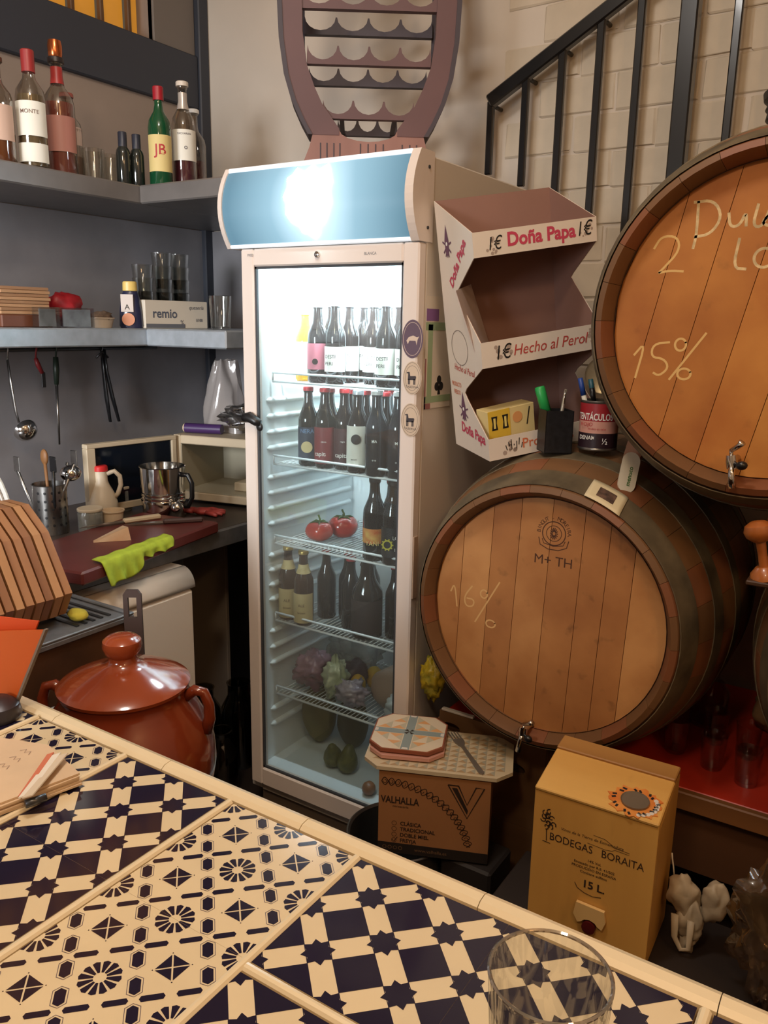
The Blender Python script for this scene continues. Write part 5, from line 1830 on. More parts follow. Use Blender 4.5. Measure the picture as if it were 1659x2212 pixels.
def trim_at(xa, ya, xb, yb, w=.009):
    d_ = Vector((xb - xa, yb - ya, 0))
    L_ = d_.length
    prof_ = [(-w / 2, -.006), (w / 2, -.006), (w / 2, .0005), (w * .3, .0028), (0, .0036), (-w * .3, .0028), (-w / 2, .0005)]
    Xm = Matrix((d_.normalized(), Vector((-d_.y, d_.x, 0)).normalized(), Vector((0, 0, 1)))).transposed().to_4x4()
    Xm.translation = (xa, ya, ZT)
    m = MB()
    vs = [(0, p[0], p[1]) for p in prof_] + [(L_, p[0], p[1]) for p in prof_]
    n = len(prof_)
    m.add(vs, [(i, n + i, n + (i + 1) % n, (i + 1) % n) for i in range(n)] + [tuple(range(n)), tuple(range(2 * n - 1, n - 1, -1))], 0, False, Xm)
    return objw(m, 'divider_trim', trim_m, bar)


for xd in (-.5525, -.3875, -.547 - TRW - S - .0055, -.384 + 2 * S + .006) + tuple(-.547 - (TRW + S) * k - .0055 for k in (2, 3, 4, 5)):
    trim_at(xd, YN, xd, YF)
trim_at(-.383, YF - S - .006, -.384 + 2 * S, YF - S - .006)
trim_at(-.384 + 2 * S + TRW, YF - S - .006, 1.0, YF - S - .006)
# rounded edge tiles along the far side
edge = [(-.011, -.008), (-.011, .001), (-.006, .0045), (.003, .0055), (.009, .003), (.012, -.003), (.012, -.03), (.004, -.03), (.004, -.008)]
x = -1.66
while x < 1.0:
    m = MB()
    L_ = .2
    n = len(edge)
    vs = [(0, p[0], p[1]) for p in edge] + [(L_ - .0008, p[0], p[1]) for p in edge]
    m.add(vs, [(i, (i + 1) % n, n + (i + 1) % n, n + i) for i in range(n)] + [tuple(range(n - 1, -1, -1)), tuple(range(n, 2 * n))], 0, False, TR(x, .5795, ZT))
    objw(m, 'edge_tile', trim_m, bar)
    x += L_
objw(MB().box(-1.66, 1.0, YN - .01, .586, .955, ZT - .0078), 'mortar_bed', GROUT, bar)
objw(MB().box(-1.64, 1.0, .50, .565, 0, .955), 'bar_body', WOOD_DK, bar)

# things on the bar
def tumbler(loc, h, r, label):
    t_ = thing('glass_tumbler', label, 'glass', loc, group='empty glasses on the bar')
    p = [(0, .0), (r * .70, 0), (r * .78, .004), (r * .90, h * .4), (r, h - .001), (r - .0016, h - .001), (r * .90 - .0020, h * .4), (r * .77, .006), (0, .005)]
    MB().lathe(p, 64).obj('glass_wall', thin_glass('tumbler_glass', (249, 249, 247), .012, .02, edge=.42), t_)
    MB().lathe([(r - .0020, h - .0016), (r + .0003, h - .0016), (r + .0004, h - .0004), (r - .0008, h + .0006), (r - .0020, h - .0004), (r - .0020, h - .0016)], 64).obj('glass_rim', thin_glass('tumbler_rim', (196, 180, 160), .22, .05, haze=.12, edge=.8), t_)
    return t_


tumbler((-.140, .418, ZT + .0008), .109, .0385, 'large empty glass tumbler on the star tiles at the bar edge')
tumbler((-.190, .285, ZT + .0008), .116, .037, 'second empty tumbler, only its rim showing at the bottom of the photo')
t = thing('note_pad', 'worn open notepad with cards tucked in, lying on the bar', 'notepad', (-.800, .455, ZT + .004))
PADM = pm('pad_paper', (222, 192, 158), .7, var=.08, scale=9)
npx = [(-.075, -.052), (.085, -.066), (.103, .038), (-.012, .082), (-.09, .03)]
q0 = [(-.842 + .80, .487 - .455), (-.709 + .80, .497 - .455), (-.735 + .80, .404 - .455), (-.88 + .80, .37 - .455)]
quad = [(-.060, .030), (-.004, .068), (.096, .040), (.082, -.048), (-.05, -.085)]
quad = [(-.055, .036), (.012, .060), (.097, .041), (.078, -.045), (-.075, -.075)]
for k in range(5):
    o = MB().prism([(x * (1 - .012 * k), y * (1 - .012 * k)) for x, y in quad], 0, .0022).obj('sheet', PADM, t)
    o.location = (random.uniform(-.002, .002), random.uniform(-.002, .002), .0026 * k)
    o.rotation_euler = (0, 0, random.uniform(-.03, .03))
wr = MB()
WX = TR(-.01, 0, .0132)
wr.ribbon([(-.03, .03), (-.012, -.01), (.0, -.05)], .0012, WX)
for k in range(6):
    yy = .035 - .016 * k
    wr.ribbon([(.008 + .004 * k + .004 * i, yy + .003 * ((i % 2) * 2 - 1)) for i in range(5)], .0008, WX)
wr.text('Pan', .014, WX @ TR(-.045, -.045, 0, rz=.5))
wr.obj('pencil_notes', pm('pencil_grey', (150, 120, 108), .8), t)
for k, (c, dx, rz) in enumerate((((206, 116, 86), .058, -.95), ((232, 222, 206), .068, -1.0), ((214, 196, 172), .078, -1.05))):
    o = MB().box(-.042, .042, -.006, .006, 0, .0014).obj('tucked_card', pm('tucked_card_%d' % k, c, .6), t)
    o.location = (dx - .002, .012, .012 + .003 * k)
    o.rotation_euler = (.35, 0, rz)
MB().tube([(.100, -.006, .010), (.094, -.026, .010)], .0045, 8).obj('pen_clip', STEEL_DK, t)
t = thing('card_holder', 'two orange cards standing in a dark round clip stand on the bar', 'card holder', (-.925, .538, ZT + .0008))
MB().lathe([(0, 0), (.026, 0), (.028, .005), (.025, .018), (.013, .027), (0, .028)], 24).obj('clip_base', pm('clip_dark', (60, 54, 58), .35, .3), t)
ORG = pm('orange_card', (196, 84, 20), .5)
ORG2 = pm('orange_card_red', (208, 72, 20), .5)
GREYE = pm('card_edge_grey', (120, 104, 92), .6)
cx_ = frame((0, .022, 0), (1, 0, 0), (0, 0, 1))
fc = [(-.13, .020), (-.001, .008), (.079, .130), (-.13, .079)]
c_ = MB().prism(fc, -.001, .001, 0, cx_).obj('front_card', ORG, t)
MB().prism([(-.001, .006), (.003, .006), (.083, .131), (.079, .131)], -.0022, .0022, 0, cx_).obj('card_edge', GREYE, c_)
MB().prism([(-.13, .030), (-.02, .020), (.050, .131), (-.13, .105)], -.013, -.011, 0, cx_).obj('rear_card', ORG2, t)

# ------------------------------------------------------------------ cardboard display stand
SC_ = .98
t = thing('display_stand', 'white cardboard counter display with pink lettering leaning on the cooler', 'display box',
          (-.807 * SC_, 1.705 * SC_, 1.5 + (1.192 - 1.5) * SC_), (radians(3.8), radians(-9.4), radians(50.4)))
dw, dd_, h1, h2 = .30 * SC_, .200 * SC_, .506 * SC_, .581 * SC_
CARD_W = pm('display_white', (226, 212, 196), .6)
CARD_B = pm('display_brown', (152, 114, 100), .75, var=.06, scale=6)
TH = .003
FRNT = frame((0, 0, 0), (1, 0, 0), (0, 0, 1))            # local xz, +z toward -y
LEFT = frame((0, 0, 0), (0, 1, 0), (0, 0, 1))            # local yz, +z toward +x
c1 = [h1 * k / .506 for k in (.052, .131, .156, .216, .273, .363, .385, .454)]


def side(mb, mat=0, inset=0.0, th=TH):
    p = [(0, 0), (dd_, 0), (dd_, h2), (0, h1), (0, c1[7]), (.100, c1[6]), (.112, (c1[6] + c1[5]) / 2), (.100, c1[5]), (0, c1[4]), (0, c1[3]), (.100, c1[2]), (.112, (c1[1] + c1[2]) / 2), (.100, c1[1]), (0, c1[0])]
    return mb.prism(p, 0, th, mat, LEFT)


# outer skins white, inner skins brown
ls = side(MB(), 0, th=.0016).obj('left_panel', CARD_W, t)
li = side(MB(), 0, th=.0012)
li.v = [(x + .0016, y, z) for x, y, z in li.v]
li.obj('left_liner', CARD_B, ls)
rs = side(MB(), 0, th=.0016)
rs.v = [(x + dw - .0016, y, z) for x, y, z in rs.v]
rp = rs.obj('right_panel', CARD_W, t)
li = side(MB(), 0, th=.0012)
li.v = [(x + dw - .0028, y, z) for x, y, z in li.v]
li.obj('right_liner', CARD_B, rp)
bp_ = MB().box(0, dw, dd_ - .0016, dd_, 0, h2).obj('back_panel', CARD_W, t)
MB().box(.0028, dw - .0028, dd_ - .0032, dd_ - .0016, 0, h2).obj('back_liner', CARD_B, bp_)
hs = MB().box(0, dw, -.0012, 0.0004, c1[7], h1).obj('header_strip', CARD_W, t)
MB().box(.0028, dw - .0028, .0004, .0018, c1[7], h1).obj('header_liner', CARD_B, hs)
ms = MB().box(0, dw, -.0012, 0.0004, c1[3], c1[4]).obj('middle_strip', CARD_W, t)
MB().box(.0028, dw - .0028, .0004, .0018, c1[3], c1[4]).obj('strip_liner', CARD_B, ms)
bs_ = MB().box(0, dw, -.0012, 0.0004, 0, c1[0]).obj('bottom_strip', CARD_W, t)
MB().box(.0028, dw - .0028, .0004, .0018, 0, c1[0]).obj('strip_liner', CARD_B, bs_)
for z in (.004, c1[3] + .004, c1[7] + .004):
    MB().box(.0028, dw - .0028, .002, dd_ - .0033, z - .0015, z).obj('shelf_board', CARD_B, t)
pb2 = MB().add([(.03, dd_ - .004, c1[3] + .006), (.125, .010, c1[3] + .006), (.075, .075, c1[7] - .02), (.0045, dd_ - .004, c1[7] - .02)], [(0, 1, 2, 3)])
pb2 = MB().prism([(0, 0), (.13, 0), (.13, .165), (0, .165)], 0, .0012, 0, frame((.004, .03, c1[3] + .008), (.62, .78, 0), (-.22, .1, 1)))
pb2.obj('inner_flap', pm('flap_grey', (200, 180, 172), .7, var=.15, scale=10), t)
FP = frame((0, -.0014, 0), (1, 0, 0), (0, 0, 1))
LP = frame((-.0006, 0, 0), (0, -1, 0), (0, 0, 1))         # outside of the left panel, x runs to the front
PINK = pm('pink_ink', (196, 66, 92), .6)
PINKO = pm('pink_outline', (226, 160, 166), .6)
GREYS = pm('splash_grey', (170, 150, 136), .7)


def splash(mb, X, x, y, s_, seed):
    rnd = random.Random(seed)
    for _ in range(9):
        a = rnd.uniform(0, 2 * pi)
        r = rnd.uniform(.2, 1.0) * s_
        mb.prism(circ(rnd.uniform(.12, .3) * s_, 7, x + r * cos(a), y + r * sin(a)), 0, .0002, 0, X)


hz = (c1[7] + h1) / 2
mz = (c1[3] + c1[4]) / 2
for k, (x, y, s_) in enumerate(((.045, hz - .006, .016), (.268, hz, .016), (.05, mz, .022), (.268, mz, .018), (.05, .024, .020))):
    sp = MB()
    splash(sp, FP, x, y, s_, k)
    sp.obj('splash_print', GREYS, t)
SCR = pm('script_red', (184, 66, 60), .6)
OGL = pm('letter_orange', (206, 112, 76), .6)
for nm, mt, s_, sz, X_, kw in (
        ('header_lettering', PINK, 'Doña Papa', .039, FP @ TR(.160, hz + .002, .0003), dict(bold=.032, sx=.96)),
        ('side_lettering', PINK, 'Doña Papa', .031, LP @ TR(-.088, .434, .0003, rz=radians(46)), dict(bold=.03)),
        ('side_lettering', PINK, 'Doña Papa', .034, LP @ TR(-.080, .050, .0003, rz=radians(-4)), dict(bold=.028, sx=.9)),
        ('strip_lettering', SCR, 'Hecho al Perol', .034, FP @ TR(.168, mz, .0004), dict(shear=.25, sx=.90)),
        ('side_lettering', SCR, 'Hecho al Perol', .022, LP @ TR(-.102, .196, .0004, rz=radians(-3)), dict(shear=.25, sx=.86)),
        ('strip_lettering', OGL, 'Productos', .032, FP @ TR(.15, .026, .0003), dict(bold=.01)),
        ('side_lettering', OGL, 'PRODUCTO', .015, LP @ TR(-.155, .156, .0003), dict(bold=.01, sx=.66)),
        ('side_lettering', OGL, 'FRESCO', .015, LP @ TR(-.155, .137, .0003), dict(bold=.01, sx=.75)),
        ('price_mark', INK, '1€', .038, FP @ TR(.048, hz - .002, .0006), dict(shear=.2, sx=.8)),
        ('price_mark', INK, '1€', .042, FP @ TR(.262, hz + .003, .0006), dict(shear=.2, sx=.8)),
        ('price_mark', INK, '1€', .044, FP @ TR(.050, mz, .0006), dict(shear=.2, sx=.8))):
    MB().text(s_, sz, X_, **kw).obj(nm, mt, t)
bk = MB()
for k in range(7):
    bk.ribbon([(.045 + .006 * k, .018 + .008 * (k % 2)), (.042 + .007 * k, .030 + .006 * (k % 3))], .002, FP @ TR(0, 0, .0006))
bk.obj('black_scribble', INK, t)
# balloon outline and sprouting chili figures on the side
ol = MB()
ol.ribbon(circ(.046, 30, -.118, .246, ry=.040) + [(-.072, .246)], .0014, LP @ TR(0, 0, .0003))
ol.obj('balloon_outline', pm('thin_ink', (110, 96, 92), .7), t)
for x0, y0 in ((-.140, .472), (-.125, .097)):
    ch = MB()
    X_ = LP @ TR(x0, y0, .0003)
    ch.prism([(0, .045), (.011, .012), (.010, -.012), (0, -.026), (-.010, -.012), (-.011, .012)], 0, .0002, 0, X_)
    for a in (-2.5, -2.0, -1.2, -.6, .3, 2.8):
        ch.ribbon([(.012 * cos(a), .012 * sin(a)), (.026 * cos(a), .026 * sin(a))], .004, X_)
    ch.obj('chili_print', pm('chili_ink', (104, 70, 92), .7), t)
wd = MB()
for x0, y0 in ((-.140, .472), (-.125, .097)):
    wd.prism(circ(.0045, 10), 0, .0003, 0, LP @ TR(x0, y0 + .004, .0007))
wd.obj('chili_eyes', WHITE_P, t)
# yellow packet in the lower compartment
pk_t = thing('yellow_packet', 'yellow and cream printed packet lying in the lower compartment of the cardboard display', 'packet', (0, 0, 0))
YPK = pm('packet_cream', (226, 202, 140), .6)
MB().box(0, .125, 0, .05, 0, .104, .001).obj('packet_body', YPK, pk_t)
MB().box(-.0002, .058, -.0006, -.0001, 0, .104).obj('yellow_half', pm('packet_yellow', (226, 186, 60), .6), pk_t)
kx = frame((0, -.0008, .045), (1, 0, 0), (0, 0, 1))
pkp = MB()
for x0 in (.016, .045):
    pkp.prism([(x0 - .008, .014), (x0 + .008, .014), (x0 + .0055, .030), (x0 + .008, .046), (x0 - .008, .046), (x0 - .0055, .030)], 0, .0004, 0, kx)
pkp.ribbon([(.103, .012), (.107, .03), (.112, .052)], .003, kx)
pkp.obj('black_stamps', INK, pk_t)
pki = MB()
for x0 in (.016, .045):
    pki.box(x0 - .0028, x0 + .0028, .018, .042, .0005, .0007, X=kx)
pki.obj('stamp_windows', pm('packet_pale', (236, 214, 120), .6), pk_t)
MB().prism(circ(.013, 18, .078, .034), 0, .0003, 0, kx).obj('orange_picture', pm('packet_orange', (222, 156, 96), .6), pk_t)
DT = Matrix.Translation(t.location) @ t.rotation_euler.to_matrix().to_4x4()
pk_t.matrix_world = DT @ TR(.012, .018, .0045, rz=.12)

# ------------------------------------------------------------------ pen cup, tin, tag on the lower barrel
t = thing('pen_cup', 'black square pen cup standing on the lower barrel', 'cup', (-.664, 1.735, 1.226), (0, 0, radians(38)))
CB = pm('cup_black_mesh', (34, 34, 38), .45, .2, var=.4, scale=90)
a_ = .031
cup = MB().box(-a_, a_, -a_, -a_ + .002, 0, .094).box(-a_, a_, a_ - .002, a_, 0, .094).box(-a_, -a_ + .002, -a_, a_, 0, .094).box(a_ - .002, a_, -a_, a_, 0, .094).box(-a_, a_, -a_, a_, 0, .002)
cup.obj('cup_walls', CB, t)
GRN = pm('marker_green', (48, 168, 84), .35)
CUPX = Matrix.Translation(t.location)
mk = thing('green_marker', 'fat green marker standing in the black pen cup', 'marker', (-.664, 1.735, 1.2285))
MB().tube([(.004, .004, .006), (-.026, .006, .084), (-.034, .0065, .103)], [.010, .010, .0105], 12).obj('marker_body', pm('marker_white', (206, 206, 196), .4), mk)
MB().tube([(-.0262, .006, .0845), (-.045, .008, .134), (-.0465, .0082, .1385)], [.0118, .0118, .0105], 14).obj('marker_cap', GRN, mk)
pn_ = thing('ball_pen', 'thin silver ball pen standing in the black pen cup', 'pen', (-.664, 1.735, 1.2285))
MB().tube([(.004, -.004, .004), (.010, .012, .10), (.012, .018, .136)], [.004, .0042, .003], 8).obj('pen_body', pm('pen_silver', (176, 166, 150), .3, .4), pn_)
MB().tube([(.014, .010, .136), (.014, .006, .105)], .0012, 6).obj('pen_clip', CHROME, pn_)
t = thing('food_tin', 'opened red food tin holding pens on the lower barrel', 'tin', (-.577, 1.77, 1.237), (0, 0, radians(2)))
r_ = .043
MB().lathe([(0, .002), (r_ - .001, 0), (r_, .002), (r_, .004), (r_ - .0015, .006), (r_ - .0015, .102), (r_, .104), (r_, .107), (r_ - .001, .108), (r_ - .003, .106), (r_ - .003, .006), (0, .005)], 40).obj('tin_can', pm('tin_metal', (150, 146, 140), .3, .9), t)
rr_ = r_ - .0008
a0, a1 = -pi, .9


def band(name, mat_, z0, z1, lbl=None, aa0=-pi, aa1=.9):
    return MB().lathe([(rr_, z0), (rr_, z1)], 26, 0, None, True, aa0, aa1).obj(name, mat_, t, lbl)


band('red_band', pm('tin_red', (156, 34, 42), .4), .064, .102)
band('pink_band', pm('tin_pink', (206, 150, 134), .45), .038, .064)
band('dark_band', pm('tin_dark', (44, 26, 34), .4), .006, .038)
MB().lathe([(rr_, .006), (rr_, .102)], 16, 0, None, True, .9, pi).obj('purple_band', pm('tin_purple', (110, 36, 70), .4), t)
TXF = frame((0, -rr_ - .0008, 0), (1, 0, 0), (0, 0, 1))
for nm, mt, s_, sz, X_, kw in (
        ('tin_lettering', WHITE_P, 'TENTÁCULOS', .0205, TXF @ TR(0, .073, 0), dict(bold=.02, sx=.66)),
        ('tin_lettering', WHITE_P, 'DENAMAR', .0125, TXF @ TR(-.006, .028, 0), dict(bold=.01, sx=.85)),
        ('tin_lettering', WHITE_P, '½', .018, TXF @ TR(.028, .022, 0), dict()),
        ('tin_small_print', RED_INK, 'ROJOS', .011, TXF @ TR(-.012, .057, .0004), dict()),
        ('tin_small_print', RED_INK, 'tentáculos en salsa', .0065, TXF @ TR(.004, .048, .0004), dict())):
    MB().text(s_, sz, X_, bend=rr_ + .0008, **kw).obj(nm, mt, t)
lidX = TR(-.006, .030, .160) @ frame((0, 0, 0), (1, .25, 0), (0, .15, 1))
MB().lathe([(0, 0), (.037, 0), (.041, .0012), (.041, .003), (.036, .0018), (0, .0015)], 40, 0, lidX).obj('raised_lid', pm('tin_lid', (170, 156, 128), .25, .9), t)
for (x0, y0, x1_, y1_, L_, mt, lab_, cap_) in ((-.006, -.006, -.046, -.012, .148, pm('pen_white', (212, 206, 190), .4), 'white marker with blue end leaning left in the red tin', pm('pen_blue', (40, 72, 150), .4)), (.006, .004, -.026, .004, .146, pm('pen_teal', (60, 120, 130), .4), 'teal pen standing in the red tin', pm('pen_teal_cap', (40, 84, 96), .4)), (.008, -.012, -.018, -.02, .128, pm('pen_beige', (196, 176, 140), .4), 'beige marker standing in the red tin', BLACK_PL)):
    u_ = thing('marker_pen', lab_, 'pen', (-.577, 1.77, 1.243), (0, 0, radians(10)), 'pens in the red tin')
    p0, p1 = Vector((x0, y0, .0)), Vector((x1_, y1_, L_))
    MB().tube([p0, p0.lerp(p1, .75)], .0055, 10).obj('pen_barrel', mt, u_)
    MB().tube([p0.lerp(p1, .751), p1], [.006, .0055], 10).obj('pen_cap', cap_, u_)
t = thing('plastic_tag', 'white rounded plastic tag with green print lying on the lower barrel', 'tag', (0, 0, 0))
ydir = Vector((.024, .045, .058)).normalized()
TGF = frame((-.479, 1.686, 1.205), (.84, .54, -.25), ydir)
hw, hl_ = .0185, .044
rp_ = circ(hw, 10, 0, hl_ - hw, 0, pi) + [(-hw, hl_ - hw)] + circ(hw, 10, 0, -hl_ + hw, pi, 2 * pi) + [(hw, -hl_ + hw)]
MB().prism(rp_, 0, .005).obj('tag_body', pm('tag_white', (226, 214, 190), .35), t).matrix_local = Matrix()
tgp = MB().text('menuco', .013, TR(.002, -.008, .0056, rz=pi / 2), bold=.02).obj('tag_print', pm('tag_green', (60, 110, 50), .5), t)
t.matrix_world = TGF
t = thing('black_bowl', 'black woven bowl standing on top of the upper barrel', 'bowl', (-.215, 1.80, 1.879))
MB().lathe([(0, 0), (.088, 0), (.094, .006), (.092, .020), (.096, .024), (.093, .034), (.100, .040), (.102, .052), (.096, .054), (.090, .012), (0, .008)], 40).obj('bowl', pm('black_weave', (30, 26, 24), .35, var=.4, scale=60, bump=.3), t)
MB().tube([(.09 * cos(a), .09 * sin(a), .056 + .003 * sin(12 * a)) for a in [2 * pi * k / 60 for k in range(60)]], .006, 6, closed=True).obj('woven_rim', pm('black_weave_rim', (38, 32, 28), .3), t)
# turned wooden toy-like pegs at the right edge
PEG = wood('turned_wood', (176, 102, 44), (146, 78, 30), 8, (1, 1, .2), .35, coat=.4)
for (x, y, z, rz, l) in ((-.170, 1.48, 1.085, 0, 'turned wooden peg with round head, the nearer one by the right barrel'), (-.150, 1.545, 1.10, 1, 'turned wooden peg with round head, the farther one by the right barrel')):
    o = thing('wooden_peg', l, 'peg', (x, y, z), (0, radians(-14), rz), 'turned wooden pegs')
    MB().lathe([(0, 0), (.026, 0), (.024, .012), (.014, .022), (0, .022)], 24).obj('foot', PEG, o)
    MB().lathe([(.0085, .02), (.0075, .045), (.0085, .068)], 16).obj('stem', PEG, o)
    MB().lathe([(0, .066), (.012, .066), (.022, .074), (.025, .084), (.022, .094), (.012, .101), (0, .103)], 24).obj('head', PEG, o)
tag(objw(MB().box(-.198, -.11, 1.452, 1.58, 1.076, 1.0845, .002).box(-.135, -.12, 1.53, 1.542, .76, 1.076, .002), 'peg_shelf', WOOD_DK), 'small dark wooden ledge under the turned pegs', 'ledge')

# ------------------------------------------------------------------ yellow bag and white paper by the cooler, on the crate
lump('yellow_bag', 'crumpled yellow printed bag squeezed between cooler and lower barrel', 'bag', (-.945, 1.718, .541), (.032, .030, .052), pm('yellow_bag_film', (206, 172, 34), .4, rgb2=(120, 120, 40), scale=34, bump=.5), .12, 51, 2.4, n=40, crease=.2)
tag(MB().box(-.045, .045, -.006, .006, 0, .006, .001).obj('white_card', WHITE_PL, None, None, (-.862, 1.706, .5365)), 'white card lying on the top edge of the slotted crate', 'card')

# ------------------------------------------------------------------ beer carton on a steel pot, tray and plates
CR_ = radians(22.7)
CO = Vector((-.916, 1.424, .288))
tag(MB().lathe([(0, 0), (.118, 0), (.122, .006), (.122, .270), (.126, .274), (.127, .280), (.123, .282), (.118, .276), (.117, .010), (0, .008)], 48).obj('steel_stockpot', pm('pot_steel', (150, 146, 142), .3, .9, var=.1, scale=12), None, None, (-.925, 1.528, 0)), 'open steel stockpot on the floor under the beer carton', 'pot')
tag(objw(MB().box(-.79, -.66, 1.50, 1.62, 0, .2815, .006), 'bottle_crate', pm('dark_crate_plastic', (40, 34, 32), .6)), 'dark plastic crate under the right half of the carton', 'crate')
t = thing('beer_carton', 'brown beer carton printed with a plaited band and large V', 'carton', CO, (0, 0, CR_))
cw, chh, cdp = .257, .209, .205
CARD = pm('carton_brown', (164, 112, 68), .75, var=.05, scale=5)
cf = MB().box(0, cw, 0, .003, 0, chh).obj('front_flap', CARD, t)
cs = MB().box(0, .003, .003, cdp, 0, chh).box(cw - .003, cw, .003, cdp, 0, chh).box(.003, cw - .003, cdp - .003, cdp, 0, chh).box(.003, cw - .003, .003, cdp - .003, 0, .003)
cs.obj('carton_sides', CARD, t)
MB().box(.003, cw / 2 - .0005, .003, cdp - .003, chh - .003, chh).obj('top_flap', CARD, t)
MB().box(cw / 2 + .0005, cw - .003, .003, cdp - .003, chh - .003, chh).obj('top_flap', CARD, t)
CF = frame((0, -.0008, 0), (1, 0, 0), (0, 0, 1))
PR = pm('carton_print', (44, 28, 18), .7)
pr = MB().box(0, cw, 0, .026, 0, .0004, X=CF)
pr.obj('black_band', pm('carton_black', (34, 24, 18), .7), cf)
pr = MB()
for k in range(4):
    pr.ribbon(circ(.0042, 12, .016 + .0125 * k, .014) + [(.0202 + .0125 * k, .014)], .0012, CF @ TR(0, 0, .0008))
pr.text('www.valhalla.es', .012, CF @ TR(.125, .013, .0008))
pr.obj('band_print', pm('carton_band_print', (120, 88, 60), .7), cf)
pr = MB()
pr.text('VALHALLA', .025, CF @ TR(.050, .137, 0), bold=.02, sx=.74)
pr.text('cervecería', .009, CF @ TR(.052, .122, 0))
for k, w in enumerate(('CLÁSICA', 'TRADICIONAL', 'DOBLE MIEL', 'FREYJA')):
    pr.text(w, .0135, CF @ TR(.052, .078 - .0148 * k, 0), align='LEFT', bold=.02, sx=.92)
    pr.ribbon(circ(.0055, 16, .038, .078 - .0148 * k) + [(.0435, .078 - .0148 * k)], .0008, CF)
pr.ribbon([(.034, .035), (.038, .030), (.046, .042)], .0016, CF)
# V emblem: outline and filled strokes
vo = [(.160, .192), (.184, .192), (.205, .146), (.224, .192), (.243, .192), (.206, .112)]
pr.ribbon(vo + [vo[0], vo[1]], .0030, CF)
pr.prism([(.169, .186), (.181, .186), (.2075, .132), (.2055, .122)], 0, .0002, 0, CF)
# plaited band sweeping down: two braided lines between two borders
cx0, cy0, Rr = .020, .006, .190
path = []
for k in range(121):
    a = radians(94 - 88 * k / 120)
    path.append((Vector((cx0 + (Rr + .005) * cos(a), cy0 + (Rr - .012) * sin(a))), Vector((cos(a), sin(a)))))
for ph in (0, pi):
    pr.ribbon([p + n_ * (.0095 * sin(k * .50 + ph)) for k, (p, n_) in enumerate(path) if 0.001 < p.x < cw - .006 and p.y > .036], .0017, CF)
for k in range(3, 118, 6):
    p, n_ = path[k]
    if .004 < p.x < cw - .012 and p.y > .040:
        pr.ribbon([p + Vector((.0045 * cos(q * .7 + k), .0045 * sin(q * .7 + k))) for q in range(8)], .0012, CF @ TR(0, 0, .0002))
pr.obj('carton_lettering', PR, cf)
# tray on the carton
ZTR = CO.z + chh + .0005
TRC = Vector((-.831, 1.561, ZTR))
tr_a = radians(23)


def octa(a, b_, c):
    return [(-a + c, -b_), (a - c, -b_), (a, -b_ + c), (a, b_ - c), (a - c, b_), (-a + c, b_), (-a, b_ - c), (-a, -b_ + c)]


tray = thing('patterned_tray', 'long octagonal tray with a small triangle pattern lying on the carton', 'tray', TRC, (0, 0, tr_a))
TRIM_T = pm('tray_edge', (176, 112, 70), .4)
A_, B_, C_ = .172, .098, .035
MB().prism(octa(A_ - .006, B_ - .006, C_), 0, .004).obj('tray_base', TRIM_T, tray)
MB().prism(octa(A_, B_, C_), .004, .013).obj('tray_plate', pm('tray_cream', (206, 188, 156), .35, coat=.2), tray)
pt_ = MB()
pt2 = MB()
cell = .022
nx, ny = 14, 8
for i in range(nx):
    for j in range(ny):
        x0 = -nx * cell / 2 + i * cell
        y0 = -ny * cell / 2 + j * cell
        if abs(x0 + cell / 2) > A_ - .012 or abs(y0 + cell / 2) > B_ - .008 or abs(x0 + cell / 2) + abs(y0 + cell / 2) > A_ + B_ - C_ - .022:
            continue
        q = [(x0, y0), (x0 + cell, y0), (x0 + cell, y0 + cell), (x0, y0 + cell)]
        c = (x0 + cell / 2, y0 + cell / 2)
        for k, tgt in ((0, pt_), (1, pt2)):
            a, b2 = q[k], q[(k + 1) % 4]
            tgt.add([(a[0], a[1], .0132), (b2[0], b2[1], .0132), (c[0], c[1], .0132)], [(0, 1, 2)])
o = pt_.obj('triangle_print', pm('tray_tan', (176, 146, 108), .4), tray)
o['kind'] = 'stuff'
o = pt2.obj('triangle_print', pm('tray_grey', (166, 160, 140), .4), tray)
o['kind'] = 'stuff'
